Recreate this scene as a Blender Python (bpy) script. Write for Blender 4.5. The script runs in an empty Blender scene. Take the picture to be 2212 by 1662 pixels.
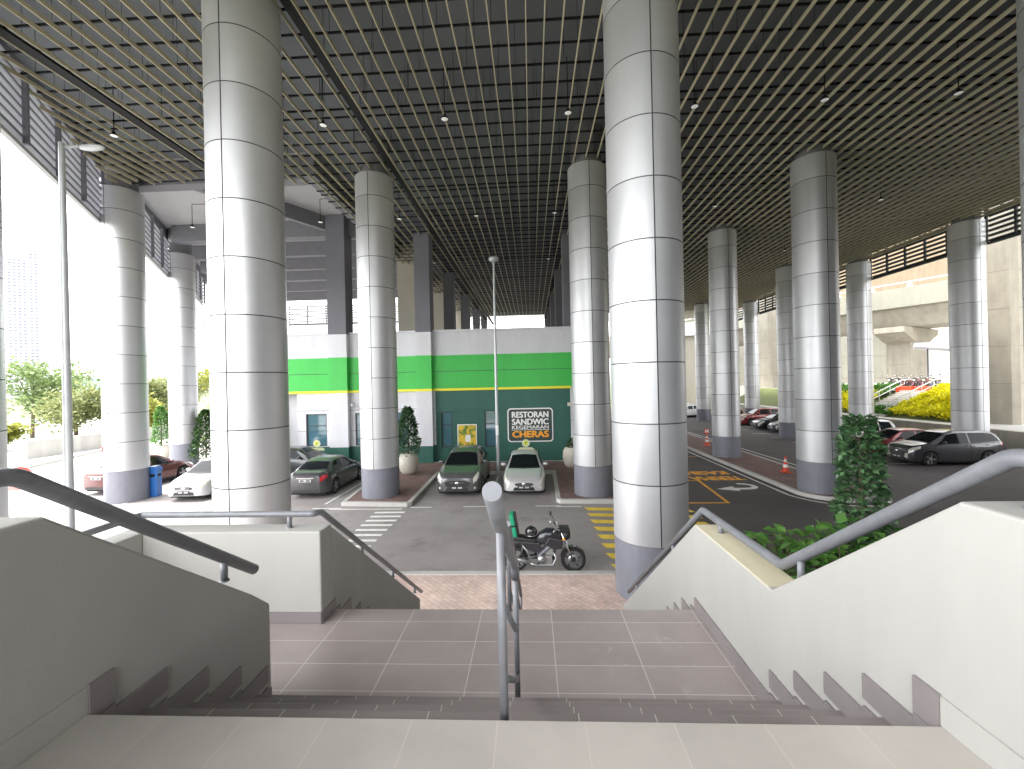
import bpy, math, random
from mathutils import Vector, Matrix, noise as mnoise
random.seed(7)
PI = math.pi
rad = math.radians
D = bpy.data
sc = bpy.context.scene
COL = sc.collection
EYE = 4.5
F = 920.0; CX = 1106.0; CY = 831.0
YAW = rad(2.6); ROLL = rad(1.25)

# ------------------------------------------------------------------ helpers
def ray(x, y):
    u = (x-CX)/F; v = (CY-y)/F
    c, s = math.cos(-ROLL), math.sin(-ROLL)
    a, b = c*u-s*v, s*u+c*v
    c, s = math.cos(YAW), math.sin(YAW)
    return Vector((c*a-s, s*a+c, b))
def at(x, y, z=None, Y=None, X=None, f=None):
    """a surveyed sight line met with a level, a depth or a side plane"""
    d = ray(x, y)
    if z is not None: t = (z-EYE)/d.z
    elif Y is not None: t = Y/d.y
    elif X is not None: t = X/d.x
    else: t = f
    return Vector((d.x*t, d.y*t, EYE+d.z*t))

class MB:
    def __init__(self): self.v = []; self.f = []; self.mi = []; self.sm = []
    def add(self, vs, fs, mi=0, sm=False):
        b = len(self.v)
        self.v += [tuple(p) for p in vs]
        for f in fs:
            self.f.append([b+i for i in f]); self.mi.append(mi); self.sm.append(sm)
    def box(self, x0, x1, y0, y1, z0, z1, mi=0, M=None):
        vs = [(x0,y0,z0),(x1,y0,z0),(x1,y1,z0),(x0,y1,z0),(x0,y0,z1),(x1,y0,z1),(x1,y1,z1),(x0,y1,z1)]
        if M is not None: vs = [M @ Vector(p) for p in vs]
        self.add(vs, [(0,3,2,1),(4,5,6,7),(0,1,5,4),(1,2,6,5),(2,3,7,6),(3,0,4,7)], mi)
        return self
    def beam(self, a, b, w, h, mi=0, up=(0,0,1)):
        a = Vector(a); b = Vector(b); d = (b-a); L = d.length; d.normalize()
        s = d.cross(Vector(up)); s.normalize(); u = s.cross(d)
        M = Matrix((s, d, u)).transposed().to_4x4(); M.translation = a
        return self.box(-w/2, w/2, 0, L, -h/2, h/2, mi, M)
    def prism(self, poly, t0, t1, axis='z', mi=0):
        """poly: 2-D outline; axis = extrusion axis"""
        def mk(p, t):
            return {'z': (p[0],p[1],t), 'x': (t,p[0],p[1]), 'y': (p[0],t,p[1])}[axis]
        n = len(poly)
        vs = [mk(p,t0) for p in poly]+[mk(p,t1) for p in poly]
        fs = [tuple(range(n)), tuple(range(2*n-1, n-1, -1))]
        fs += [(i, (i+1) % n, n+(i+1) % n, n+i) for i in range(n)]
        self.add(vs, fs, mi); return self
    def tube(self, pts, r, n=12, mi=0, caps=True, sm=True):
        pts = [Vector(p) for p in pts]
        rs = r if isinstance(r, (list, tuple)) else [r]*len(pts)
        up = None; rings = []
        for i, p in enumerate(pts):
            if i == 0: d = pts[1]-p
            elif i == len(pts)-1: d = p-pts[i-1]
            else: d = (pts[i+1]-p).normalized()+(p-pts[i-1]).normalized()
            d.normalize()
            if up is None:
                up = Vector((0,0,1)) if abs(d.z) < .9 else Vector((1,0,0))
            s = d.cross(up)
            if s.length < 1e-4: s = d.cross(Vector((0,1,0)))
            s.normalize(); u = s.cross(d); up = u
            k = 1.0
            if 0 < i < len(pts)-1:
                c = (pts[i+1]-p).normalized().dot((p-pts[i-1]).normalized())
                k = 1/max(.6, math.sqrt(max(0.01, (1+c)/2)))
                ax = ((pts[i+1]-p).normalized()-(p-pts[i-1]).normalized())
            else: ax = None
            ring = []
            for j in range(n):
                a = 2*PI*j/n
                o = s*math.cos(a)*rs[i]+u*math.sin(a)*rs[i]
                if ax is not None and ax.length > 1e-3:
                    axn = ax.normalized(); o += axn*o.dot(axn)*(k-1)
                ring.append(p+o)
            rings.append(ring)
        vs = [p for r_ in rings for p in r_]
        fs = []
        for i in range(len(pts)-1):
            for j in range(n):
                a = i*n+j; b = i*n+(j+1) % n
                fs.append((a, b, b+n, a+n))
        self.add(vs, fs, mi, sm)
        if caps:
            self.add(rings[0], [tuple(range(n-1,-1,-1))], mi); self.add(rings[-1], [tuple(range(n))], mi)
        return self
    def lathe(self, prof, c=(0,0,0), n=24, mi=0, axis='z', sm=True, flat_idx=()):
        vs = []
        for (r, z) in prof:
            for j in range(n):
                a = 2*PI*j/n
                p = (r*math.cos(a), r*math.sin(a), z)
                if axis == 'x': p = (p[2], p[0], p[1])
                if axis == 'y': p = (p[0], p[2], p[1])
                vs.append((c[0]+p[0], c[1]+p[1], c[2]+p[2]))
        fs = []
        for i in range(len(prof)-1):
            for j in range(n):
                a = i*n+j; b = i*n+(j+1) % n
                fs.append((a, b, b+n, a+n))
        self.add(vs, fs, mi, sm)
        return self
    def sphere(self, c, r, nu=14, nv=8, mi=0, M=None):
        rr = r if isinstance(r, (tuple, list)) else (r, r, r)
        vs = []; fs = []
        for i in range(nv+1):
            t = PI*i/nv
            for j in range(nu):
                a = 2*PI*j/nu
                p = Vector((rr[0]*math.sin(t)*math.cos(a), rr[1]*math.sin(t)*math.sin(a), rr[2]*math.cos(t)))
                if M is not None: p = M @ p
                vs.append(Vector(c)+p)
        for i in range(nv):
            for j in range(nu):
                a = i*nu+j; b = i*nu+(j+1) % nu
                fs.append((a, a+nu, b+nu, b))
        self.add(vs, fs, mi, True); return self
    def leaf(self, p, d, up, l, w, mi=0):
        d = Vector(d).normalized(); s = d.cross(Vector(up))
        if s.length < 1e-3: s = d.cross(Vector((1,0.2,0)))
        s.normalize(); n = s.cross(d)
        p = Vector(p)
        self.add([p, p+d*l*.5+s*w*.5+n*w*.12, p+d*l, p+d*l*.5-s*w*.5+n*w*.12], [(0,1,2),(0,2,3)], mi)

def obj(name, mb, mats, parent=None, world=False, bevel=0, fix=True):
    me = D.meshes.new(name)
    vs = mb.v
    if world and parent is not None:
        L = parent.location; vs = [(p[0]-L.x, p[1]-L.y, p[2]-L.z) for p in vs]
    me.from_pydata(vs, [], mb.f)
    if not isinstance(mats, (list, tuple)): mats = [mats]
    for m in mats: me.materials.append(m)
    me.polygons.foreach_set('material_index', mb.mi)
    me.polygons.foreach_set('use_smooth', mb.sm)
    me.update()
    if fix:
        import bmesh
        bm = bmesh.new(); bm.from_mesh(me)
        bmesh.ops.remove_doubles(bm, verts=bm.verts, dist=1e-5)
        bmesh.ops.recalc_face_normals(bm, faces=bm.faces)
        bm.to_mesh(me); bm.free()
    o = D.objects.new(name, me); COL.objects.link(o)
    if parent is not None: o.parent = parent
    if bevel:
        b = o.modifiers.new('bevel', 'BEVEL'); b.width = bevel; b.segments = 2; b.limit_method = 'ANGLE'; b.angle_limit = rad(40)
    return o
def tag(o, label, cat, group=None, kind=None):
    o['label'] = label; o['category'] = cat
    if group: o['group'] = group
    if kind: o['kind'] = kind
    return o
def thing(name, label, cat, loc=(0,0,0), rotz=0, group=None):
    o = D.objects.new(name, None); COL.objects.link(o)
    o.empty_display_size = .2
    o.location = loc; o.rotation_euler = (0,0,rotz)
    return tag(o, label, cat, group)
def struct(name, mb, mats, **k):
    o = obj(name, mb, mats, **k); o['kind'] = 'structure'; return o
def copy_tree(o, parent=None):
    c = o.copy(); COL.objects.link(c)
    if parent is not None: c.parent = parent
    for ch in list(o.children): copy_tree(ch, c)
    return c

# ------------------------------------------------------------------ materials
def base(name):
    m = D.materials.new(name); m.use_nodes = True
    nt = m.node_tree; b = nt.nodes['Principled BSDF']
    return m, nt, b
def N(nt, t, **k):
    n = nt.nodes.new(t)
    for a, v in k.items():
        if a in ('operation','blend_type','data_type','noise_dimensions','feature','distance'): setattr(n, a, v)
        else: n.inputs[a].default_value = v
    return n
def mat(name, col, rough=.6, metal=0, var=.0, scale=3.0, bump=0, bscale=40, spec=.5, coat=0, emit=0, coords='Object', dirt=0, detail=4):
    m, nt, b = base(name)
    c4 = (col[0], col[1], col[2], 1)
    b.inputs['Base Color'].default_value = c4
    b.inputs['Roughness'].default_value = rough
    b.inputs['Metallic'].default_value = metal
    b.inputs['Specular IOR Level'].default_value = spec
    if coat: b.inputs['Coat Weight'].default_value = coat; b.inputs['Coat Roughness'].default_value = .06
    if emit:
        b.inputs['Emission Color'].default_value = c4; b.inputs['Emission Strength'].default_value = emit
    tc = nt.nodes.new('ShaderNodeTexCoord')
    if var:
        n = N(nt, 'ShaderNodeTexNoise', Scale=scale, Detail=detail, Roughness=.6)
        nt.links.new(tc.outputs[coords], n.inputs['Vector'])
        mr = N(nt, 'ShaderNodeMapRange')
        mr.inputs[1].default_value = .3; mr.inputs[2].default_value = .7
        mr.inputs[3].default_value = 1-var; mr.inputs[4].default_value = 1+var
        nt.links.new(n.outputs[0], mr.inputs[0])
        mx = N(nt, 'ShaderNodeVectorMath', operation='SCALE')
        mx.inputs[0].default_value = col
        nt.links.new(mr.outputs[0], mx.inputs['Scale'])
        nt.links.new(mx.outputs[0], b.inputs['Base Color'])
        r2 = N(nt, 'ShaderNodeMapRange')
        r2.inputs[1].default_value = .3; r2.inputs[2].default_value = .7
        r2.inputs[3].default_value = max(0.02, rough*(1-var*.8)); r2.inputs[4].default_value = min(1, rough*(1+var*.8))
        nt.links.new(n.outputs[0], r2.inputs[0]); nt.links.new(r2.outputs[0], b.inputs['Roughness'])
    if bump:
        n2 = N(nt, 'ShaderNodeTexNoise', Scale=bscale, Detail=5)
        nt.links.new(tc.outputs[coords], n2.inputs['Vector'])
        bp = N(nt, 'ShaderNodeBump', Strength=bump, Distance=.01)
        nt.links.new(n2.outputs[0], bp.inputs['Height']); nt.links.new(bp.outputs[0], b.inputs['Normal'])
    return m
def tile_mat(name, col, grout, sx, sy, ox, oy, gw, rough=.45, var=.06, stains=0, sz=0):
    """rectangular floor tiles from object coordinates with per-tile tone and dusty marks"""
    m, nt, b = base(name); L = nt.links
    tc = nt.nodes.new('ShaderNodeTexCoord'); sp = nt.nodes.new('ShaderNodeSeparateXYZ')
    L.new(tc.outputs['Object'], sp.inputs[0])
    masks = []; cells = []
    for ax, (s, o) in enumerate(((sx,ox),(sy,oy))):
        if not s: continue
        a = N(nt, 'ShaderNodeMath', operation='SUBTRACT'); a.inputs[1].default_value = o; L.new(sp.outputs[ax], a.inputs[0])
        d = N(nt, 'ShaderNodeMath', operation='DIVIDE'); d.inputs[1].default_value = s; L.new(a.outputs[0], d.inputs[0])
        fl = N(nt, 'ShaderNodeMath', operation='FLOOR'); L.new(d.outputs[0], fl.inputs[0]); cells.append(fl)
        fr = N(nt, 'ShaderNodeMath', operation='FRACT'); L.new(d.outputs[0], fr.inputs[0])
        lt = N(nt, 'ShaderNodeMath', operation='LESS_THAN'); lt.inputs[1].default_value = gw/s; L.new(fr.outputs[0], lt.inputs[0])
        masks.append(lt)
    g = masks[0]
    if len(masks) > 1:
        g = N(nt, 'ShaderNodeMath', operation='MAXIMUM'); L.new(masks[0].outputs[0], g.inputs[0]); L.new(masks[1].outputs[0], g.inputs[1])
    cb = nt.nodes.new('ShaderNodeCombineXYZ')
    for i, c in enumerate(cells): L.new(c.outputs[0], cb.inputs[i])
    wn = nt.nodes.new('ShaderNodeTexWhiteNoise'); wn.noise_dimensions = '3D'; L.new(cb.outputs[0], wn.inputs['Vector'])
    nz = N(nt, 'ShaderNodeTexNoise', Scale=2.2, Detail=6, Roughness=.65); L.new(tc.outputs['Object'], nz.inputs['Vector'])
    mr = N(nt, 'ShaderNodeMapRange'); mr.inputs[3].default_value = 1-var; mr.inputs[4].default_value = 1+var; L.new(wn.outputs[0], mr.inputs[0])
    mr2 = N(nt, 'ShaderNodeMapRange'); mr2.inputs[1].default_value = .3; mr2.inputs[2].default_value = .7; mr2.inputs[3].default_value = .9; mr2.inputs[4].default_value = 1.1; L.new(nz.outputs[0], mr2.inputs[0])
    mu = N(nt, 'ShaderNodeMath', operation='MULTIPLY'); L.new(mr.outputs[0], mu.inputs[0]); L.new(mr2.outputs[0], mu.inputs[1])
    vs = N(nt, 'ShaderNodeVectorMath', operation='SCALE'); vs.inputs[0].default_value = col; L.new(mu.outputs[0], vs.inputs['Scale'])
    cur = vs.outputs[0]
    if stains:
        n3 = N(nt, 'ShaderNodeTexNoise', Scale=6.5, Detail=3, Roughness=.55, Distortion=.6); L.new(tc.outputs['Object'], n3.inputs['Vector'])
        n4 = N(nt, 'ShaderNodeTexNoise', Scale=1.3, Detail=1); L.new(tc.outputs['Object'], n4.inputs['Vector'])
        r3 = N(nt, 'ShaderNodeMapRange'); r3.inputs[1].default_value = .66; r3.inputs[2].default_value = .74; L.new(n3.outputs[0], r3.inputs[0])
        r4 = N(nt, 'ShaderNodeMapRange'); r4.inputs[1].default_value = .48; r4.inputs[2].default_value = .58; L.new(n4.outputs[0], r4.inputs[0])
        # dust tracked along the right half of the flight
        r5 = N(nt, 'ShaderNodeMapRange'); r5.inputs[1].default_value = .1; r5.inputs[2].default_value = .35; L.new(sp.outputs[0], r5.inputs[0])
        m5 = N(nt, 'ShaderNodeMath', operation='MULTIPLY'); L.new(r3.outputs[0], m5.inputs[0]); L.new(r5.outputs[0], m5.inputs[1])
        m6 = N(nt, 'ShaderNodeMath', operation='MULTIPLY'); m6.inputs[1].default_value = stains; L.new(m5.outputs[0], m6.inputs[0])
        mx = N(nt, 'ShaderNodeMix', data_type='RGBA'); L.new(m6.outputs[0], mx.inputs[0]); L.new(cur, mx.inputs[6]); mx.inputs[7].default_value = (.5,.48,.44,1)
        cur = mx.outputs[2]
    mg = N(nt, 'ShaderNodeMix', data_type='RGBA'); L.new(g.outputs[0], mg.inputs[0]); L.new(cur, mg.inputs[6]); mg.inputs[7].default_value = (*grout, 1)
    L.new(mg.outputs[2], b.inputs['Base Color'])
    rr = N(nt, 'ShaderNodeMapRange'); rr.inputs[1].default_value = .3; rr.inputs[2].default_value = .7; rr.inputs[3].default_value = rough*.8; rr.inputs[4].default_value = rough*1.25
    L.new(nz.outputs[0], rr.inputs[0]); L.new(rr.outputs[0], b.inputs['Roughness'])
    b.inputs['Specular IOR Level'].default_value = .4
    return m
def brick_mat(name, c1, c2, mortar, bw, bh, rough=.8):
    m, nt, b = base(name); L = nt.links
    tc = nt.nodes.new('ShaderNodeTexCoord')
    br = nt.nodes.new('ShaderNodeTexBrick')
    br.inputs['Color1'].default_value = (*c1,1); br.inputs['Color2'].default_value = (*c2,1); br.inputs['Mortar'].default_value = (*mortar,1)
    br.inputs['Scale'].default_value = 1; br.inputs['Mortar Size'].default_value = .006
    br.inputs['Brick Width'].default_value = bw; br.inputs['Row Height'].default_value = bh
    mp = nt.nodes.new('ShaderNodeMapping'); mp.inputs['Rotation'].default_value = (0,0,rad(45))
    L.new(tc.outputs['Object'], mp.inputs[0]); L.new(mp.outputs[0], br.inputs[0])
    n = N(nt, 'ShaderNodeTexNoise', Scale=1.5, Detail=6, Roughness=.7); L.new(tc.outputs['Object'], n.inputs['Vector'])
    mr = N(nt, 'ShaderNodeMapRange'); mr.inputs[1].default_value=.3; mr.inputs[2].default_value=.7; mr.inputs[3].default_value=.75; mr.inputs[4].default_value=1.2
    L.new(n.outputs[0], mr.inputs[0])
    vs = N(nt, 'ShaderNodeVectorMath', operation='SCALE'); L.new(br.outputs[0], vs.inputs[0]); L.new(mr.outputs[0], vs.inputs['Scale'])
    L.new(vs.outputs[0], b.inputs['Base Color']); b.inputs['Roughness'].default_value = rough
    return m
def asphalt_mat(name, col, rough=.75):
    m, nt, b = base(name); L = nt.links
    tc = nt.nodes.new('ShaderNodeTexCoord')
    n1 = N(nt, 'ShaderNodeTexNoise', Scale=.35, Detail=6, Roughness=.6); n2 = N(nt, 'ShaderNodeTexNoise', Scale=60, Detail=2)
    n3 = N(nt, 'ShaderNodeTexNoise', Scale=1.1, Detail=4, Roughness=.7)
    for n in (n1,n2,n3): L.new(tc.outputs['Object'], n.inputs['Vector'])
    r1 = N(nt, 'ShaderNodeMapRange'); r1.inputs[1].default_value=.3; r1.inputs[2].default_value=.7; r1.inputs[3].default_value=.8; r1.inputs[4].default_value=1.2
    L.new(n1.outputs[0], r1.inputs[0])
    r2 = N(nt, 'ShaderNodeMapRange'); r2.inputs[1].default_value=.3; r2.inputs[2].default_value=.7; r2.inputs[3].default_value=.72; r2.inputs[4].default_value=1.28
    L.new(n2.outputs[0], r2.inputs[0])
    r3 = N(nt, 'ShaderNodeMapRange'); r3.inputs[1].default_value=.56; r3.inputs[2].default_value=.70; r3.inputs[3].default_value=1; r3.inputs[4].default_value=.74
    L.new(n3.outputs[0], r3.inputs[0])
    a = N(nt, 'ShaderNodeMath', operation='MULTIPLY'); L.new(r1.outputs[0], a.inputs[0]); L.new(r2.outputs[0], a.inputs[1])
    a2 = N(nt, 'ShaderNodeMath', operation='MULTIPLY'); L.new(a.outputs[0], a2.inputs[0]); L.new(r3.outputs[0], a2.inputs[1])
    vs = N(nt, 'ShaderNodeVectorMath', operation='SCALE'); vs.inputs[0].default_value = col; L.new(a2.outputs[0], vs.inputs['Scale'])
    L.new(vs.outputs[0], b.inputs['Base Color']); b.inputs['Roughness'].default_value = rough
    bp = N(nt, 'ShaderNodeBump', Strength=.35, Distance=.006); L.new(n2.outputs[0], bp.inputs['Height']); L.new(bp.outputs[0], b.inputs['Normal'])
    return m
def leaf_mat(name, c1, c2, trans=.3, rough=.45):
    m, nt, b = base(name); L = nt.links
    ge = nt.nodes.new('ShaderNodeNewGeometry')
    mx = N(nt, 'ShaderNodeMix', data_type='RGBA'); mx.inputs[6].default_value = (*c1,1); mx.inputs[7].default_value = (*c2,1)
    L.new(ge.outputs['Random Per Island'], mx.inputs[0]); L.new(mx.outputs[2], b.inputs['Base Color'])
    b.inputs['Roughness'].default_value = rough
    tr = nt.nodes.new('ShaderNodeBsdfTranslucent'); L.new(mx.outputs[2], tr.inputs[0])
    ms = nt.nodes.new('ShaderNodeMixShader'); ms.inputs[0].default_value = trans
    L.new(b.outputs[0], ms.inputs[1]); L.new(tr.outputs[0], ms.inputs[2]); L.new(ms.outputs[0], nt.nodes['Material Output'].inputs[0])
    return m
def concrete_mat(name, col, streak=.25):
    m, nt, b = base(name); L = nt.links
    tc = nt.nodes.new('ShaderNodeTexCoord')
    mp = nt.nodes.new('ShaderNodeMapping'); mp.inputs['Scale'].default_value = (1.2,1.2,.12); L.new(tc.outputs['Object'], mp.inputs[0])
    n1 = N(nt, 'ShaderNodeTexNoise', Scale=1.5, Detail=6, Roughness=.65); L.new(mp.outputs[0], n1.inputs['Vector'])
    n2 = N(nt, 'ShaderNodeTexNoise', Scale=.5, Detail=6, Roughness=.7); L.new(tc.outputs['Object'], n2.inputs['Vector'])
    ad = N(nt, 'ShaderNodeMath', operation='ADD'); L.new(n1.outputs[0], ad.inputs[0]); L.new(n2.outputs[0], ad.inputs[1])
    r = N(nt, 'ShaderNodeMapRange'); r.inputs[1].default_value=.7; r.inputs[2].default_value=1.3; r.inputs[3].default_value=1-streak; r.inputs[4].default_value=1+streak
    L.new(ad.outputs[0], r.inputs[0])
    vs = N(nt, 'ShaderNodeVectorMath', operation='SCALE'); vs.inputs[0].default_value = col; L.new(r.outputs[0], vs.inputs['Scale'])
    L.new(vs.outputs[0], b.inputs['Base Color']); b.inputs['Roughness'].default_value = .85
    return m

M = {}
M['panel'] = mat('aluminium_panel', (.535,.54,.56), .36, .55, var=.05, scale=.9, spec=.5)
def panel_rand(m):
    nt = m.node_tree; L = nt.links; b = nt.nodes['Principled BSDF']
    ge = nt.nodes.new('ShaderNodeNewGeometry')
    src = b.inputs['Base Color'].links[0].from_socket
    r = N(nt, 'ShaderNodeMapRange'); r.inputs[3].default_value = .88; r.inputs[4].default_value = 1.08; L.new(ge.outputs['Random Per Island'], r.inputs[0])
    vs = N(nt, 'ShaderNodeVectorMath', operation='SCALE'); L.new(src, vs.inputs[0]); L.new(r.outputs[0], vs.inputs['Scale']); L.new(vs.outputs[0], b.inputs['Base Color'])
    tc = nt.nodes.new('ShaderNodeTexCoord'); mp = nt.nodes.new('ShaderNodeMapping'); mp.inputs['Scale'].default_value = (3,3,.25); L.new(tc.outputs['Object'], mp.inputs[0])
    n = N(nt, 'ShaderNodeTexNoise', Scale=1.4, Detail=6, Roughness=.7); L.new(mp.outputs[0], n.inputs['Vector'])
    r2 = N(nt, 'ShaderNodeMapRange'); r2.inputs[1].default_value=.3; r2.inputs[2].default_value=.7; r2.inputs[3].default_value=.36; r2.inputs[4].default_value=.50; L.new(n.outputs[0], r2.inputs[0]); L.new(r2.outputs[0], b.inputs['Roughness'])
    n2 = N(nt, 'ShaderNodeTexNoise', Scale=.8, Detail=1); L.new(tc.outputs['Object'], n2.inputs['Vector'])
    bp = N(nt, 'ShaderNodeBump', Strength=.12, Distance=.04); L.new(n2.outputs[0], bp.inputs['Height']); L.new(bp.outputs[0], b.inputs['Normal'])
panel_rand(M['panel'])
M['joint'] = mat('panel_joint', (.05,.05,.055), .8)
M['plinth'] = mat('plinth_grey', (.19,.195,.23), .55, 0, var=.06, scale=2, bump=.05)
M['neck'] = mat('column_neck', (.17,.17,.18), .7, 0, var=.1)
M['slat'] = mat('slat_cream', (.47,.43,.30), .55, 0, var=.06, scale=.6)
M['black'] = mat('black_steel', (.010,.010,.012), .6, 0, spec=.2)
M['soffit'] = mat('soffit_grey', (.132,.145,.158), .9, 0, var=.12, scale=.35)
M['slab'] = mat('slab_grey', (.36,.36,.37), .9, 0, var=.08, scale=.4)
M['beamgrey'] = mat('beam_grey', (.17,.17,.19), .8, 0, var=.08)
M['sqcol'] = mat('square_column_grey', (.15,.15,.175), .75, 0, var=.08, scale=1)
M['cream'] = concrete_mat('cream_pier', (.46,.43,.37), .08)
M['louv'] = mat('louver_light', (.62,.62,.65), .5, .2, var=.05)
def translucent(m, f, col):
    nt = m.node_tree; b = nt.nodes['Principled BSDF']; tr = nt.nodes.new('ShaderNodeBsdfTranslucent'); tr.inputs[0].default_value = (*col,1)
    ms = nt.nodes.new('ShaderNodeMixShader'); ms.inputs[0].default_value = f
    nt.links.new(b.outputs[0], ms.inputs[1]); nt.links.new(tr.outputs[0], ms.inputs[2]); nt.links.new(ms.outputs[0], nt.nodes['Material Output'].inputs[0])
translucent(M['louv'], .35, (.6,.6,.64))
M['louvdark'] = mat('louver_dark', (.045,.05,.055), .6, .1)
M['frame'] = mat('louver_frame', (.16,.16,.19), .6, .1)
M['plaster'] = mat('wall_plaster', (.405,.396,.372), .85, 0, var=.03, scale=1.2, bump=.08, bscale=90)
def weather(m, lo=.86, hi=1.05, spots=.25):
    nt = m.node_tree; L = nt.links; b = nt.nodes['Principled BSDF']
    src = b.inputs['Base Color'].links[0].from_socket
    tc = nt.nodes.new('ShaderNodeTexCoord'); mp = nt.nodes.new('ShaderNodeMapping'); mp.inputs['Scale'].default_value = (1.6,1.6,.35); L.new(tc.outputs['Object'], mp.inputs[0])
    n = N(nt, 'ShaderNodeTexNoise', Scale=1.1, Detail=7, Roughness=.7); L.new(mp.outputs[0], n.inputs['Vector'])
    r = N(nt, 'ShaderNodeMapRange'); r.inputs[1].default_value=.32; r.inputs[2].default_value=.62; r.inputs[3].default_value=lo; r.inputs[4].default_value=hi; L.new(n.outputs[0], r.inputs[0])
    n2 = N(nt, 'ShaderNodeTexNoise', Scale=7, Detail=4, Roughness=.6, Distortion=1.2); L.new(tc.outputs['Object'], n2.inputs['Vector'])
    r2 = N(nt, 'ShaderNodeMapRange'); r2.inputs[1].default_value=.68; r2.inputs[2].default_value=.80; r2.inputs[3].default_value=1; r2.inputs[4].default_value=1-spots; L.new(n2.outputs[0], r2.inputs[0])
    mu = N(nt, 'ShaderNodeMath', operation='MULTIPLY'); L.new(r.outputs[0], mu.inputs[0]); L.new(r2.outputs[0], mu.inputs[1])
    vs = N(nt, 'ShaderNodeVectorMath', operation='SCALE'); L.new(src, vs.inputs[0]); L.new(mu.outputs[0], vs.inputs['Scale']); L.new(vs.outputs[0], b.inputs['Base Color'])
weather(M['plaster'], .95, 1.03, .10)
M['plcap'] = mat('wall_cap_paint', (.64,.585,.42), .85, 0, var=.05, scale=2, bump=.1, bscale=90)
M['rail'] = mat('rail_grey_paint', (.20,.206,.224), .40, .15, var=.16, scale=9, bump=.15, bscale=25)
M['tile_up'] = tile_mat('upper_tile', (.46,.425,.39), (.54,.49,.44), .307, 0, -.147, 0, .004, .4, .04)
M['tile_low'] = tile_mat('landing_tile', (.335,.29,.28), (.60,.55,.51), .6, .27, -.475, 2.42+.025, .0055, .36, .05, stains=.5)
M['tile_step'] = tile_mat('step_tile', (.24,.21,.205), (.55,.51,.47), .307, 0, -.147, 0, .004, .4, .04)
M['skirt'] = mat('skirting_tile', (.23,.205,.205), .42, 0, var=.06, scale=3)
M['asphalt'] = asphalt_mat('asphalt', (.31,.282,.274))
M['asphalt_dark'] = asphalt_mat('asphalt_dark', (.082,.072,.070))
M['road'] = asphalt_mat('road_concrete', (.46,.455,.44), .8)
M['ground'] = mat('grass_ground', (.10,.12,.045), .95, 0, var=.4, scale=.2)
M['kerb'] = concrete_mat('kerb_concrete', (.47,.455,.43), .12)
M['paver'] = brick_mat('pink_paver', (.70,.54,.47), (.62,.45,.39), (.42,.36,.32), .22, .11)
M['paverred'] = brick_mat('red_paver', (.24,.14,.12), (.18,.11,.10), (.15,.12,.11), .22, .11)
M['white'] = mat('road_paint_white', (.78,.77,.74), .7, 0, var=.12, scale=5)
M['yellow'] = mat('road_paint_yellow', (.85,.62,.07), .7, 0, var=.15, scale=5)
M['orange'] = mat('road_paint_orange', (.90,.42,.03), .7, 0, var=.12, scale=5)
M['bgrey'] = mat('facade_grey', (.62,.62,.655), .75, 0, var=.03, scale=1)
M['bgreen'] = mat('fascia_green', (.036,.45,.06), .5, 0, var=.04, scale=1)
M['bdark'] = mat('facade_dark_green', (.020,.105,.08), .55, 0, var=.06, scale=1)
weather(M['bgrey'], .94, 1.03, .06); weather(M['bgreen'], .94, 1.04, .05); weather(M['bdark'], .92, 1.06, .08)
weather(M['plinth'], .82, 1.08, .2)
M['byellow'] = mat('stripe_yellow', (.75,.72,.02), .45)
M['groove'] = mat('facade_groove', (.06,.08,.08), .8)
M['glass'] = mat('window_glass', (.07,.16,.20), .05, 0, spec=.9, coat=.6)  # light blue reflection is put into the pane colour
M['alu'] = mat('window_frame', (.05,.055,.06), .4, .4)
M['signw'] = mat('sign_white', (.82,.82,.80), .5)
M['signo'] = mat('sign_orange', (.85,.36,.02), .5)
M['signd'] = mat('sign_charcoal', (.030,.05,.044), .5)
M['tyre'] = mat('tyre_rubber', (.018,.018,.019), .8, 0, var=.2, scale=20)
M['rim'] = mat('wheel_alloy', (.45,.46,.47), .3, .85)
M['rimdark'] = mat('wheel_dark', (.07,.07,.075), .4, .6)
M['chrome'] = mat('chrome', (.75,.76,.78), .15, 1)
M['trim'] = mat('black_trim', (.02,.02,.022), .45)
M['carglass'] = mat('car_glass', (.010,.013,.015), .04, 0, spec=.2)
M['lampglass'] = mat('headlamp_glass', (.80,.78,.70), .08, .1, coat=1, var=.25, scale=9)
M['tail'] = mat('tail_lamp_red', (.55,.015,.02), .12, 0, coat=1)
M['plate'] = mat('number_plate', (.03,.03,.03), .5)
M['platew'] = mat('plate_marks', (.45,.45,.45), .5)
M['under'] = mat('underbody', (.012,.012,.012), .9)
M['lamp'] = mat('lamp_lens', (.8,.79,.76), .4, emit=.03)
M['pole'] = mat('galvanised_pole', (.48,.50,.52), .45, .5, var=.08, scale=3)
M['pot'] = mat('planter_white', (.62,.58,.50), .6, 0, var=.06, scale=2)
M['soil'] = mat('soil', (.05,.035,.025), .95, 0, var=.3, scale=10)
M['bark'] = mat('bark', (.10,.075,.05), .9, 0, var=.3, scale=8)
M['leaf'] = leaf_mat('leaf_dark', (.02,.06,.025), (.11,.21,.09), .2, .3)
M['leafpot'] = leaf_mat('leaf_mid', (.025,.07,.02), (.08,.16,.04), .2, .35)
M['leafsoft'] = leaf_mat('leaf_bright', (.05,.15,.03), (.16,.33,.07), .3, .4)
M['treeA'] = leaf_mat('tree_green', (.11,.17,.06), (.27,.35,.14), .35, .6)
M['treeB'] = leaf_mat('tree_yellowgreen', (.17,.20,.03), (.38,.38,.07), .35, .6)
M['treeC'] = leaf_mat('tree_olive', (.15,.19,.07), (.32,.33,.14), .35, .6)
M['shrubY'] = leaf_mat('shrub_yellow', (.55,.55,.015), (.90,.82,.03), .35, .5)
M['red'] = mat('red_plastic', (.62,.045,.03), .45)
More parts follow.
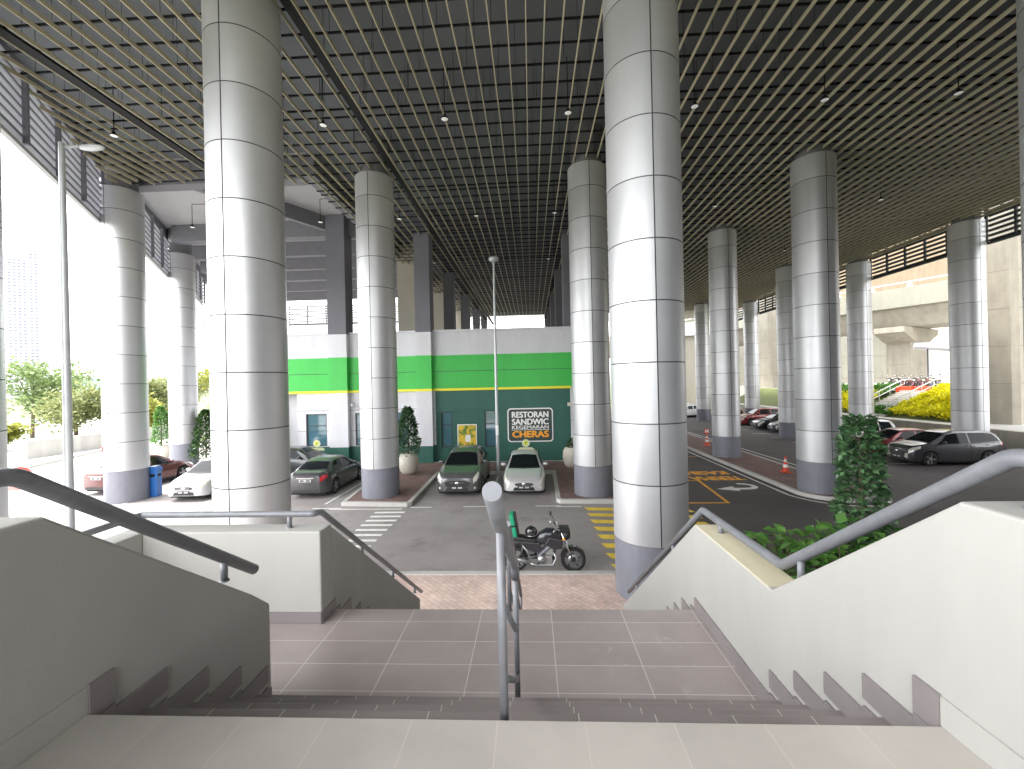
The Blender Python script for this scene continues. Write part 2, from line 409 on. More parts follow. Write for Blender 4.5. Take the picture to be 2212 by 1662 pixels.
M['coneo'] = mat('cone_orange', (.75,.085,.03), .5)
M['blue'] = mat('bin_blue', (.02,.13,.42), .4)
M['green'] = mat('bag_green', (.01,.30,.15), .6)
M['tan'] = concrete_mat('pier_concrete', (.315,.29,.24), .22)
M['tan2'] = concrete_mat('girder_concrete', (.235,.23,.19), .15)
M['steelw'] = mat('white_steel', (.75,.76,.76), .4, .3)
M['pour'] = mat('pour_line', (.2,.17,.13), .9)
M['teal'] = mat('teal_panel', (.02,.30,.36), .5)

# ------------------------------------------------------------------ world, sun, camera
w = D.worlds.new('World'); sc.world = w; w.use_nodes = True
nt = w.node_tree; bg = nt.nodes['Background']
sky = nt.nodes.new('ShaderNodeTexSky'); sky.sky_type = 'NISHITA'; sky.sun_disc = False
SUN_EL, SUN_AZ = rad(66), rad(-100)      # azimuth clockwise from +Y: from the left, a little behind
sky.sun_elevation = SUN_EL; sky.sun_rotation = SUN_AZ; sky.air_density = 1.0; sky.dust_density = 1.2; sky.ozone_density = 1
hs = nt.nodes.new('ShaderNodeHueSaturation'); hs.inputs['Saturation'].default_value = .06
nt.links.new(sky.outputs[0], hs.inputs['Color']); nt.links.new(hs.outputs[0], bg.inputs['Color'])
bg.inputs['Strength'].default_value = .15
sl = D.lights.new('sun', 'SUN'); sl.energy = .9; sl.angle = rad(14); sl.color = (1,.95,.87)
so = D.objects.new('sun', sl); COL.objects.link(so)
sd = Vector((math.sin(SUN_AZ)*math.cos(SUN_EL), math.cos(SUN_AZ)*math.cos(SUN_EL), math.sin(SUN_EL)))
so.rotation_euler = sd.to_track_quat('Z', 'Y').to_euler()
sc.view_settings.view_transform = 'Standard'; sc.view_settings.look = 'None'
sc.view_settings.exposure = 3.05; sc.view_settings.gamma = 1

cam = D.cameras.new('camera'); co = D.objects.new('camera', cam); COL.objects.link(co)
cam.sensor_width = 36; cam.lens = 36*F/2212; cam.clip_start = .05; cam.clip_end = 3000
co.matrix_world = Matrix.Translation((0,0,EYE)) @ Matrix.Rotation(YAW, 4, 'Z') @ Matrix.Rotation(PI/2, 4, 'X') @ Matrix.Rotation(-ROLL, 4, 'Z')
sc.camera = co
cy = sc.cycles
cy.max_bounces = 10; cy.diffuse_bounces = 6; cy.glossy_bounces = 4

# ------------------------------------------------------------------ ground
g = MB(); g.add([(-1500,-600,-.06),(1500,-600,-.06),(1500,2200,-.06),(-1500,2200,-.06)], [(0,1,2,3)]); struct('ground', g, M['ground'])
g = MB(); g.box(-30,26.2,-6,75,-.05,0); struct('car_park', g, M['asphalt'])
# service road along the left side of the deck
g = MB(); g.prism([(-120,-20),(-13,-20),(-16.2,9),(-20.6,17.6),(-24.8,25.6),(-34.9,44),(-36,75),(-120,75)], -.045, .006); struct('road', g, M['road'])
# pavement at the foot of the stairs
g = MB(); g.box(-9,6,5.6,9.72,0,.15); struct('pavement', g, M['paver'])
g = MB(); g.box(-9,6,9.72,9.92,0,.165); struct('pavement_kerb', g, M['kerb'], bevel=.02)

g = MB(); g.add([(3.9,5,.004),(26.2,5,.004),(26.2,75,.004),(3.9,75,.004)], [(0,1,2,3)]); struct('lane', g, M['asphalt_dark'])  # darker asphalt sheet over the right part of the car park
# islands: kerb ring + brick surface
def island(poly, name, kw=.16, top=.15, brick='paverred'):
    c = Vector((sum(p[0] for p in poly)/len(poly), sum(p[1] for p in poly)/len(poly)))
    n = len(poly); inn = []
    for i in range(n):
        p0, p1, p2 = Vector(poly[i-1]), Vector(poly[i]), Vector(poly[(i+1) % n])
        d1 = (p1-p0).normalized(); d2 = (p2-p1).normalized()
        n1 = Vector((-d1.y, d1.x)); n2 = Vector((-d2.y, d2.x))
        m_ = (n1+n2); m_ = m_/max(.3, m_.dot(n1))
        inn.append(p1+m_*kw)
    k = MB()
    vs = [(p[0],p[1],0) for p in poly]+[(p[0],p[1],top) for p in poly]+[(p[0],p[1],top) for p in inn]+[(p[0],p[1],top-.02) for p in inn]
    fs = []
    for i in range(n):
        j = (i+1) % n
        fs += [(i,j,n+j,n+i),(n+i,n+j,2*n+j,2*n+i),(2*n+i,2*n+j,3*n+j,3*n+i)]
    k.add(vs, fs); struct(name+'_kerb', k, M['kerb'])
    b = MB(); b.prism([tuple(p) for p in inn], 0, top-.015); struct(name, b, M[brick])
island([(-7.35,15.95),(-4.75,15.75),(-4.62,15.9),(-4.72,21.3),(.95,21.3),(.86,16.2),(1.0,16.0),(4.2,15.9),(4.4,16.2),(4.4,24.2),(-15.3,24.2),(-15.3,22.3),(-7.9,22.1)], 'brick_walkway', brick='paverred')
# long island on the right with a rounded near end
isl = [(10.2,60),(10.15,17.6)] + [(11.55-1.42*math.cos(t)+.02*0, 17.3-1.55*math.sin(t)) for t in [PI*i/14 for i in range(1,14)]] + [(12.75,19.5),(13.1,60)]
island(isl, 'divider_island', brick='paverred')
# markings (each sheet 4 mm above the asphalt)
mk = MB(); z = .005
def strip(mb, a, b, wd, z=.009):
    a = Vector((a[0],a[1])); b = Vector((b[0],b[1])); d = (b-a).normalized(); s = Vector((-d.y,d.x))*wd/2
    mb.add([(*(a-s),z),(*(b-s),z),(*(b+s),z),(*(a+s),z)], [(0,1,2,3)])
for i in range(8):
    t = i/7; y = 15.05-3.2*t
    strip(mk, (-5.72+.12*t, y), (-4.62-.03*t, y), .18)
for a, b in [((-8.3,15.62),(-7.2,15.62)),((-7.6,15.5),(-4.85,15.46)),((-4.6,15.66),(-3.8,15.66)),((-2.62,15.70),(-1.75,15.70)),((.05,15.70),(1.0,15.69)),((.8,15.60),(1.72,15.58))]:
    strip(mk, a, b, .10)
for x in (-16.6,-13.0-.3,-11.9,-8.1): strip(mk, (x,16.2), (x+.0,20.8), .09)
for x in (-1.72,): strip(mk, (x,15.75), (x,20.9), .09)
# white edge line round the long island
pts = [(9.86,60),(9.82,17.5)]+[(11.55-1.76*math.cos(t), 17.25-1.92*math.sin(t)) for t in [PI*i/16 for i in range(1,15)]]
for a, b in zip(pts, pts[1:]): strip(mk, a, b, .11)
for y in (25.6,28.2,30.9,33.6,36.3,39,41.7,44.4): strip(mk, (18.2,y-2.9), (23.4,y-2.9), .09)
strip(mk, (13.6,20),(13.6,60),.1)
struct('white_markings', mk, M['white'])
mk = MB()
for i in range(8):
    t = i/7; y = 15.3-4.85*t
    w_ = 3.6
    mk.add([(1.80+.06*t,y+.18,.009),(1.90+.06*t,y-.18,.009),(1.90+w_,y-.18-.32,.009),(1.80+w_,y+.18-.32,.009)], [(0,1,2,3)])
struct('yellow_hatching', mk, M['yellow'])
mk = MB(); A, B_, C_ = (7.4,19.5),(7.1,15.9),(3.4,15.95)
strip(mk, A, B_, .12); strip(mk, (7.16,15.9), C_, .12); strip(mk, A, (3.6,19.6), .12)
strip(mk, (9.75,25.6),(3.7,25.8),.12)
struct('orange_box_lines', mk, M['orange'])
# turning arrow
ar = []
for i in range(13):
    t = -PI*.5+PI*i/12
    ar.append((8.75+.62*math.cos(t), 18.35+.55*math.sin(t)))
inner = [(8.75+.40*math.cos(t), 18.37+.30*math.sin(t)) for t in [PI*.5-PI*i/12 for i in range(13)]]
mk = MB()
oo = [(8.55,17.8)]+ar; 
for i in range(12):
    a, b = ar[i], ar[i+1]; c, d = inner[12-i], inner[11-i]
    mk.add([(*a,.009),(*b,.009),(*d,.009),(*c,.009)], [(0,1,2,3)])
a, c = ar[0], inner[12]
mk.add([(8.35,17.80,.009),(*a,.009),(*c,.009),(8.35,18.07,.009)], [(0,1,2,3)])
mk.add([(8.35,17.55,.009),(8.35,18.35,.009),(7.55,17.93,.009)], [(0,1,2)])
struct('turn_arrow', mk, M['white'])

def text_mesh(name, body, size, mat_, parent=None, ext=.01, off=0, align='CENTER', sx=1.0, width=None, bold=0):
    cu = D.curves.new(name, 'FONT'); cu.body = body; cu.size = size; cu.extrude = ext; cu.offset = off
    cu.align_x = align; cu.align_y = 'CENTER'
    o = D.objects.new(name, cu); COL.objects.link(o)
    dg = bpy.context.evaluated_depsgraph_get(); dg.update()
    me = D.meshes.new_from_object(o.evaluated_get(dg))
    D.objects.remove(o)
    me.materials.clear(); me.materials.append(mat_)
    xs = [v.co.x for v in me.vertices]
    if width: sx = width/(max(xs)-min(xs))
    for v in me.vertices: v.co.x *= sx
    if bold:
        vs = [v.co.copy() for v in me.vertices]; fs = [tuple(p.vertices) for p in me.polygons]; nv = []; nf = []
        for q, (bx_, by_) in enumerate(((0,0),(bold,0),(-bold,0),(0,bold*.6),(0,-bold*.6))):
            b0 = len(nv); nv += [(v.x+bx_, v.y+by_, v.z+.0006*q) for v in vs]; nf += [tuple(i+b0 for i in f) for f in fs]
        me.clear_geometry(); me.from_pydata(nv, [], nf); me.update()
    o = D.objects.new(name, me); COL.objects.link(o)
    if parent is not None: o.parent = parent
    return o
for body, y in (('TERIMA', 19.75), ('KASIH', 20.95)):
    o = text_mesh('road_lettering', body, 1.05, M['orange'], ext=.0, off=.02, width=2.3 if body == 'TERIMA' else 1.95, bold=.035)
    o.location = (8.35, y+.15, .010); o.rotation_euler = (0,0,PI); o['kind'] = 'structure'

# ------------------------------------------------------------------ stairs
UZ, LZ = 3.31, 2.53
XR, XL = 1.37, -1.68
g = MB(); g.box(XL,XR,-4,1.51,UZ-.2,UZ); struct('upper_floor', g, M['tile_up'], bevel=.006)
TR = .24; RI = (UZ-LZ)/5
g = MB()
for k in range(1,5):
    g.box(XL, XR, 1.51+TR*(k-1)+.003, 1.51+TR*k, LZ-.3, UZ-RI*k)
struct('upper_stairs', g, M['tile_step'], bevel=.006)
g = MB(); g.box(-3.35,XR,2.47,3.73,LZ-.2,LZ); g.box(-3.35,XL-.22,1.2,2.468,LZ-.2,LZ); struct('landing_floor', g, M['tile_low'], bevel=.006)
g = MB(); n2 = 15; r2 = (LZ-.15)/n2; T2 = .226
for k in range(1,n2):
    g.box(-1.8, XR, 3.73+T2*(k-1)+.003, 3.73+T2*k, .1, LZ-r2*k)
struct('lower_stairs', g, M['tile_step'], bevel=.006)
g = MB(); g.box(XL,XR,-4,1.5,0,UZ-.21); g.box(-3.35,XR,2.40,3.72,0,LZ-.21); struct('stair_base', g, M['plaster'])

WT = .21
g = MB(); g.box(14.0,14.6,-14,3.2,0,14.4); g.box(3.5,13.99,-9.6,-9,0,14.4); g.box(26.01,26.6,3,17,0,14.4); g.box(14.61,26,2.6,3.2,0,14.4); struct('added_shade_wall', g, M['beamgrey'])  # unseen walls added off camera to keep light off the left stair wall
# right stair wall: profile in the Y-Z plane
prof = [(-4,0),(-4,4.09),(1.44,4.09),(2.55,3.27),(3.72,3.265),(6.78,1.0),(6.78,0)]
t = thing('stair_wall', 'long pale plaster wall on the right that steps down with both flights', 'wall', (1.5,1.5,0), 0)
b = MB(); b.prism(prof, XR, XR+WT, 'x'); obj('wall', b, M['plaster'], t, world=True, bevel=.012)
# coloured coping on the level part over the landing
b = MB(); b.prism([(2.585,3.255),(2.585,3.2735),(3.69,3.2695),(3.69,3.255)], XR+.004, XR+WT-.004, 'x'); obj('coping', b, M['plcap'], t, world=True)
def skirting(side, x, lead):
    """stepped skirting tiles: level top above each tread, cut vertically past each riser"""
    s = MB(); th = .012; x0, x1 = (x-th, x) if side < 0 else (x, x+th)
    hs_ = .105
    s.box(x0, x1, 1.512, 1.61, UZ+.002-.03, UZ+hs_)
    for k in range(1, 6):
        z = UZ-RI*k; y0 = 1.51+TR*(k-1)+.002; y1 = 1.51+TR*k+.10
        if k == 5: y1 = 3.73 if side < 0 else 2.60
        s.box(x0, x1, 1.611+TR*(k-1) if k > 0 else y0, y1, z+.002, z+hs_)
        s.box(x0, x1, y0, 1.6105+TR*(k-1), z+.002, z+RI-.031)
    return s
def skirting_low(x0, x1):
    s = MB()
    for k in range(0, 5):
        yf = 3.73+T2*k; zt2 = LZ-r2*(k+1); y2 = yf+.10
        s.box(x0, x1, yf+.002, y2-.0005, zt2+.002, zt2+r2-.005); s.box(x0, x1, y2, yf+T2+.0995, zt2+.002, zt2+.10)
    return s
obj('skirting', skirting(-1, XR-.001, 1), M['skirt'], t, world=True)
obj('skirting', skirting_low(XR-.013, XR-.001), M['skirt'], t, world=True)
# recessed plaster base line beside the upper floor
s = MB(); s.prism([(-4,UZ+.001),(-4,UZ+.10),(1.51,UZ+.10),(1.51,UZ+.001)], XR-.007, XR-.001, 'x'); obj('base_strip', s, M['plaster'], t, world=True)

# left upper wall
prof = [(-4,0),(-4,4.08),(1.39,4.08),(2.46,3.285),(2.62,3.15),(2.62,0)]
t = thing('stair_wall', 'shaded plaster wall on the near left sloping down beside the upper flight', 'wall', (-1.8,1.5,0), 0)
b = MB(); b.prism(prof, XL-WT, XL, 'x'); obj('wall', b, M['plaster'], t, world=True, bevel=.012)
obj('skirting', skirting(1, XL+.001, 1), M['skirt'], t, world=True)
s = MB(); s.prism([(-4,UZ+.001),(-4,UZ+.10),(1.51,UZ+.10),(1.51,UZ+.001)], XL+.001, XL+.007, 'x'); obj('base_strip', s, M['plaster'], t, world=True)

# left lower wall: front piece across the landing, side piece down the lower flight
t = thing('stair_wall', 'pale plaster wall behind the landing on the left with a dark side down the lower flight', 'wall', (-2.4,3.6,0), 0)
b = MB(); b.box(-3.35-WT,-1.80,3.5,3.5+WT,0,3.30); obj('wall', b, M['plaster'], t, world=True, bevel=.012)
b = MB(); b.prism([(3.712,0),(3.712,3.27),(3.76,3.24),(6.36,1.34),(6.55,1.2),(6.55,0)], -1.80-WT, -1.80, 'x'); obj('stringer', b, M['plaster'], t, world=True, bevel=.012)
b = MB(); b.box(-3.35-WT,-3.35,1.0,3.498,0,3.30); obj('return_wall', b, M['plaster'], t, world=True, bevel=.012)
b = MB(); b.box(-3.349,-1.79,3.486,3.499,LZ+.002,LZ+.095); b.box(-1.799,-1.787,3.486,3.74,LZ+.002,LZ+.095)
obj('skirting', skirting_low(-1.799, -1.787), M['skirt'], t, world=True)
obj('skirting', b, M['skirt'], t, world=True)

def rail(label, pts, r, posts, pr=.019, cap=True):
    t = thing('handrail', label, 'handrail', (pts[0][0], pts[0][1], 0), 0)
    # round the bends
    P_ = [Vector(p) for p in pts]; out = [P_[0]]
    for i in range(1, len(P_)-1):
        a, b, c = P_[i-1], P_[i], P_[i+1]
        q = min(.035, (a-b).length*.4, (c-b).length*.4)
        p0 = b+(a-b).normalized()*q; p1 = b+(c-b).normalized()*q
        for k in range(5):
            s = k/4; out.append(p0*(1-s)**2+b*2*s*(1-s)+p1*s*s)
    out.append(P_[-1])
    m = MB(); m.tube(out, r, 18); obj('top_rail', m, M['rail'], t, world=True)
    for (p, q) in posts:
        m = MB(); m.tube([p, q], pr, 12); m.lathe([(0,.006),(pr*1.35,.009),(pr*1.4,0)], p, 14); obj('post', m, M['rail'], t, world=True)
    return t
xm = XR+.13
rail('grey tube handrail on the long right stair wall', [(xm,-4,4.245),(xm,1.40,4.24),(xm,2.66,3.365),(xm,3.86,3.345),(xm,6.95,1.12)], .030,
     [((xm,1.345,4.09),(xm,1.345,4.225)),((xm,2.48,3.31),(xm,2.48,3.47)),((xm,3.50,3.265),(xm,3.50,3.335)),((xm,4.7,2.53),(xm,4.7,2.72)),((xm,6.4,1.27),(xm,6.4,1.5)),((xm,-1,4.09),(xm,-1,4.22))])
xm = XL-.10
rail('dark backlit tube handrail on the near left stair wall', [(xm,-4,4.225),(xm,1.38,4.225),(xm,2.62,3.365)], .031,
     [((xm,.6,4.09),(xm,.6,4.2)),((xm,2.36,3.41),(xm,2.36,3.53))])
xm = -1.80-.1
rail('grey tube handrail along the wall behind the landing and down its lower flight', [(-3.46,1.0,3.42),(-3.46,3.60,3.42),(xm,3.60,3.42),(xm,3.72,3.40),(xm,7.0,1.09)], .027,
     [((-2.12,3.6,3.30),(-2.12,3.6,3.41)),((-3.46,2.4,3.30),(-3.46,2.4,3.41)),((xm,4.6,2.68),(xm,4.6,2.78)),((xm,5.6,1.97),(xm,5.6,2.07)),((xm,6.6,1.27),(xm,6.6,1.37))])
# centre handrail of the upper flight: two posts, sloping top rail, two lower bars
t = thing('handrail', 'grey tube handrail standing in the middle of the upper flight with two posts', 'handrail', (-.12,1.5,UZ), 0)
xc = -.125
top = [(xc,1.16,4.13),(xc,1.52,4.10),(xc,2.50,3.40),(xc+.0,2.57,3.31)]
m = MB(); m.tube([(xc+.016,1.11,4.222),(xc,1.47,4.03),(xc,2.54,3.43),(xc,2.60,3.38),(xc,2.615,3.31)], .0265, 20); obj('top_rail', m, M['rail'], t, world=True)
m = MB(); m.tube([(xc,1.555,UZ-RI),(xc,1.555,3.975)], .0165, 14); m.lathe([(0,.008),(.028,.007),(.03,0)], (xc,1.555,UZ-RI), 16); obj('post', m, M['rail'], t, world=True)
m = MB(); m.tube([(xc,2.615,LZ),(xc,2.615,3.34)], .0175, 14); m.lathe([(0,.012),(.04,.01),(.042,0)], (xc,2.615,LZ), 16); obj('post', m, M['rail'], t, world=True)
m = MB(); m.tube([(xc,1.565,3.70),(xc,2.5,3.06),(xc,2.61,3.02)], .014, 12); obj('lower_bar', m, M['rail'], t, world=True)
m = MB(); m.tube([(xc,1.565,3.42),(xc,2.5,2.76),(xc,2.61,2.72)], .014, 12); obj('lower_bar', m, M['rail'], t, world=True)
# centre handrail of the lower flight
t = thing('handrail', 'grey tube handrail in the middle of the lower flight, seen behind the nearer one', 'handrail', (0,3.7,LZ), 0)
xc = -.23
m = MB(); m.tube([(xc,3.66,3.30),(xc,3.74,3.27),(xc,6.6,1.22)], .025, 14); obj('top_rail', m, M['rail'], t, world=True)
for dz in (.28,.56):
    m = MB(); m.tube([(xc,3.76,3.24-dz),(xc,6.55,1.25-dz)], .014, 10); obj('lower_bar', m, M['rail'], t, world=True)
for y, z0 in ((3.70,LZ),(5.2,LZ-r2*7),(6.55,.3)):
    m = MB(); m.tube([(xc,y,z0),(xc,y,3.27-max(0,y-3.74)*.717)], .018, 12); obj('post', m, M['rail'], t, world=True)

# ------------------------------------------------------------------ columns
def column(label, x, y, r=.745, zb=.15, ztop=12.95, ph=1.15, neck=14.5):
    t = thing('clad_column', label, 'column', (x,y,0), 0, 'silver clad round columns under the deck')
    b = MB(); b.lathe([(r-.01,zb-.15),(r-.01,zb+ph)], (0,0,0), 48); obj('plinth', b, M['plinth'], t)
    # shaft: rings of panels with recessed joints; seams face -Y and +Y
    ang = []; seam = []
    ns = 46; gw = .0125
    for s in range(2):
        a0 = -PI/2+PI*s; da = gw/r
        aa = [a0+da+(PI-2*da)*i/(ns//2) for i in range(ns//2+1)]
        ang += aa
    n = len(ang)
    prof = []; z = zb+ph; gz = .022
    while z < ztop-.3:
        z1 = min(z+1.19, ztop)
        prof += [(r, z+gz/2), (r, z1-gz/2)]
        z = z1
    vs = []; fs = []; mi = []
    b = MB()
    for k in range(0, len(prof)-1, 2):
        (ra, za), (rb, zb_) = prof[k], prof[k+1]
        for s in range(2):
            idx = range(s*(ns//2+1), (s+1)*(ns//2+1))
            vv = [(r*math.cos(ang[i]), r*math.sin(ang[i]), za) for i in idx]+[(r*math.cos(ang[i]), r*math.sin(ang[i]), zb_) for i in idx]
            m_ = ns//2+1
            b.add(vv, [(i, i+1, m_+i+1, m_+i) for i in range(m_-1)], 0, True)
    b.add([(r*math.cos(2*PI*i/48), r*math.sin(2*PI*i/48), ztop-gz/2) for i in range(48)], [tuple(range(48))])
    obj('panels', b, M['panel'], t, fix=False)
    b = MB(); b.lathe([(r-.012, 1.0), (r-.012, ztop-.02)], (0,0,0), 48); obj('joint_core', b, M['joint'], t)
    b = MB(); b.lathe([(r-.16, ztop-.03),(r-.16, neck)], (0,0,0), 40); obj('neck', b, M['neck'], t)
    return t
cols = [
 ('nearest silver column on the left, behind the landing wall', -6.2, 9.15),
 ('nearest silver column on the right, at the foot of the right stair wall', 2.42, 9.0),
 ('silver column on the brick corner left of the two silver cars', -6.2, 17.05),
 ('silver column on the brick corner right of the silver cars, half behind the nearest right column', 2.36, 17.0),
 ('silver column on the rounded end of the island behind the tall dark shrub', 11.12, 17.1),
 ('silver column on the island with an orange cone beside it, second along the island', 11.12, 25.0),
 ('silver column on the right-hand edge of the frame, nearest along the island', 10.98, 9.0),
 ('silver column at the planter edge rising behind the grey people carrier', 24.5, 25.0),
 ('silver column at the planter edge behind the white pickup', 24.6, 33.0),
 ('thin far silver column at the planter edge, left of the tan viaduct pier', 24.5, 48.5),
 ('silver column among the dark parked cars with a dark plinth', 19.75, 33.6),
 ('far silver column with dark plinth beside the white cars', 19.2, 48.6),
 ('bright silver column with a blue bin at its foot', -17.1, 17.2),
 ('bright far silver column between yellow trees and the conical shrub', -21.6, 25.5),
 ('silver column cut by the left-hand edge of the frame', -12.95, 9.0),
]
for i, (lb, x, y) in enumerate(cols):
    column(lb, x, y, r=.745, zb=.15 if x not in (19.75,) else .0)
column('far pale column between the louvers above the restaurant roof', -27.3, 45.5-1, r=.7)

# ------------------------------------------------------------------ deck soffit, beams, slats
def skew(y): return -17.5-.54*(y-17.1)
ZS = 13.1; ZF = 14.5
def slab_poly(y0, y1, xr): return [(skew(y0)-.6,y0),(xr,y0),(xr,y1),(skew(y1)-.6,y1)]
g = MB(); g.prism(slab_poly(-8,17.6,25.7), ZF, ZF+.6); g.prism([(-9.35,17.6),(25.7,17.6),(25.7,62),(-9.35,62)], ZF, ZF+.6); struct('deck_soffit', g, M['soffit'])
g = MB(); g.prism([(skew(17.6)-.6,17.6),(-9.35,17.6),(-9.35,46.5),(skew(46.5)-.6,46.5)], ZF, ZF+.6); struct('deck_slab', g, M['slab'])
# beams under the bare slab on the left
g = MB()
def gb(a, b, wd, z0, z1): g.beam((a[0],a[1],(z0+z1)/2), (b[0],b[1],(z0+z1)/2), wd, z1-z0)
gb((-9.3,17.7),(-9.3,46),.55,13.55,ZF-.002)
gb((skew(17.9)+.2,18.0),(-9.6,18.0),.6,13.45,ZF-.003)
gb((skew(24.6)+.2,24.9),(-9.6,24.9),.6,13.5,ZF-.003)
for y in (28.4,31.6,34.8,38.5,42.5): gb((skew(y)+.3,y),(-9.6,y),.4,13.55,ZF-.003)
gb((-15.4,18.3),(-11.6,24.6),.3,13.7,ZF-.004)
struct('deck_beams', g, M['beamgrey'])
g = MB()
for a, b in (((skew(-8)-.25,-8),(skew(46)-.25,46)),):
    g.beam((a[0]-.15,a[1],14.25),(b[0]-.15,b[1],14.25), .25, .9)
g.beam((25.6,-8,14.3),(25.6,62,14.3),.3,1.0)
struct('edge_beam', g, M['beamgrey'])

slot = (-5.55, -5.12); slot2 = (-12.55,-12.05)
def slats(name, xs, y0f, y1f, parent):
    b = MB()
    for x in xs:
        b.box(x-.0125, x+.0125, y0f(x), y1f(x), ZS, ZS+.115)
    return obj(name, b, M['slat'], parent, world=True, fix=False)
t = thing('slatted_ceiling', 'suspended ceiling of long cream slats hung below the dark deck', 'ceiling', (0,10,ZS), 0)
SP = .443; X0 = .055
allx = [X0+SP*k for k in range(-80, 60)]
slats('slat_panel', [x for x in allx if slot[1]+.25 < x < 25.1], lambda x: -3, lambda x: 61, t)
slats('slat_panel', [x for x in allx if -9.2 < x < slot[0]-.25], lambda x: -3, lambda x: 61, t)
slats('slat_panel', [x for x in allx if slot2[1]+.25 < x < -9.2], lambda x: -3, lambda x: 17.35+((x*7.3) % 1)*.5, t)
def sky0(x): return max(-3, 17.1-(x+17.0)/.54*1.0 if False else -3)
slats('slat_panel', [x for x in allx if -17.2 < x < slot2[0]-.25], lambda x: max(-3, 17.1+(-17.3-x)/.54+.1 if x < -6 else -3), lambda x: 16.6+((x*3.7) % 1)*.5, t)
slats('slat_panel', [slot[0]+.0, slot[1], slot2[0], slot2[1]], lambda x: -3 if x > -8 else 6.5, lambda x: 61 if x > -8 else 16.9, t)
b = MB(); b.box(slot[0]+.16,slot[1]-.03,-3,61,ZS+.02,ZS+.09); obj('service_channel', b, M['black'], t, world=True)
b = MB(); b.box(slot2[0]+.03,slot2[1]-.18,6.0,16.9,ZS+.02,ZS+.09); obj('service_channel', b, M['black'], t, world=True)
# runners across the slats, doubled at the panel ends, and hanger rods
b = MB(); h = MB()
yy = []
y = -2.4+.35
k0 = 13.10-5.35*3
for k in range(15):
    y0 = k0+5.35*k
    if y0 > 61: break
    yy.append(y0)
    for j in range(8):
        if y0+.39+.708*j < 61: yy.append(y0+.39+.708*j)
for i, y in enumerate(yy):
    x0 = -9.3 if y > 17.3 else max(-17.2, skew(y)+.5)
    if y < -3: continue
    b.box(x0, 25.2, y-.02, y+.02, ZS+.1175, ZS+.165)
    x = x0+.4
    while x < 25:
        if y < 30 and x < 8: h.tube([(x+.2*((i*37) % 5)/5, y, ZS+.2),(x+.2*((i*37) % 5)/5, y, ZF+.01)], .006, 4, caps=False)
        x += 1.33
obj('runners', b, M['black'], t, world=True, fix=False)
obj('hanger_rods', h, M['black'], t, world=True, fix=False)

# pendant lamps on a 3.8 x 7.6 m grid
def pendant_mesh(t, arm):
    m = MB(); m.lathe([(.001,.16),(.035,.15),(.05,.09),(.10,.045),(.115,0),(.105,0)], (0,0,0), 20); obj('shade', m, M['black'], t)
    m = MB(); m.lathe([(.104,.004),(.06,-.008),(.001,-.012)], (0,0,0), 20); obj('lens', m, M['lamp'], t)
    m = MB()
    if arm: m.tube([(0,0,.14),(0,0,1.15),(.9,0,1.15)], .014, 8)
    else: m.tube([(0,0,.14),(0,0,1.72)], .014, 8)
    obj('rod', m, M['black'], t)
rowname = ['nearest', 'second', 'third', 'fourth']
ordn = ['first','second','third','fourth','fifth','sixth','seventh','eighth','ninth','tenth']
for r_, y in enumerate((13.08, 20.67, 28.25)):
    xs = [-13.2,-6.34,-2.5,1.3,5.1,8.9,12.7,16.5,20.3] if r_ == 0 else [-16.85,-10.27,-6.3,-2.5,1.3,5.1,8.9,12.7,16.5]
    if r_ == 2: xs = xs[2:]
    for i, x in enumerate(xs):
        where = 'slatted ceiling' if not (r_ == 1 and i < 2) else 'bare deck slab'
        t = thing('pendant_lamp', 'black pendant lamp under the %s, %s from left in %s row' % (where, ordn[i], rowname[r_]), 'lamp', (x,y,12.75), 0, 'pendant lamps under the deck')
        pendant_mesh(t, where[0] == 'b')

# ------------------------------------------------------------------ louver screens between the edge columns
def louver(label, a, b, z0, z1, deep, pitch, mt, tilt=45, npost=4, side=1, fm='frame'):
    a = Vector((a[0],a[1],0)); b = Vector((b[0],b[1],0)); d = b-a; L = d.length; ang = math.atan2(d.y, d.x)
    t = thing('louver_screen', label, 'louver', (a.x,a.y,z0), ang, 'louver screens along the deck edges')
    m = MB(); z = .08
    while z < z1-z0-.05:
        Mx = Matrix.Translation((0,0,z)) @ Matrix.Rotation(rad(tilt)*side, 4, 'X')
        m.box(.05, L-.05, -deep/2, deep/2, -.012, .012, 0, Mx)
        if mt == 'louv': m.box(.05, L-.05, deep/2*math.cos(rad(tilt))-.005, deep/2*math.cos(rad(tilt))+.03, z+deep/2*math.sin(rad(tilt))-.045, z+deep/2*math.sin(rad(tilt))+.012, 1)  # dark lip stands in for the shaded gap between blades
        z += pitch
    obj('blades', m, [M[mt], M['frame']], t, fix=False)
    for i in range(npost+1):
        m = MB(); x = .03+(L-.06)*i/npost
        s = -1*side
        m.box(x-.06, x+.06, deep/2*.6, deep/2+.06, 0, z1-z0); obj('mullion', m, M[fm], t)
    m = MB(); m.box(0, L, -.07, .07, -.12, 0); obj('bottom_rail', m, M['slab'] if mt == 'louv' else M[mt], t)
    return t
ycols = [1.2, 9.0, 17.1, 25.5, 34.0, 44.5]
names = ['left louver screen overhead by the left frame edge', 'pale louver screen between the left frame edge column and the column with the blue bin',
         'louver screen between the two bright columns on the left', 'far left louver screen beyond the bright far column', 'farthest skewed louver screen on the left']
for i in range(len(ycols)-1):
    y0, y1 = ycols[i], ycols[i+1]
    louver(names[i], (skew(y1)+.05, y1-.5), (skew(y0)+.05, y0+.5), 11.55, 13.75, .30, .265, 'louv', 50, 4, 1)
louver('louver screen closing the far left end above the restaurant', (-38,45.8), (-27.9,45.8), 11.6, 13.7, .16, .27, 'louv', -40, 6, 1)
louver('louver screen right of the far pale column above the restaurant', (-26.6,45.8), (-14,45.8), 11.6, 13.7, .16, .27, 'louv', -40, 6, 1)
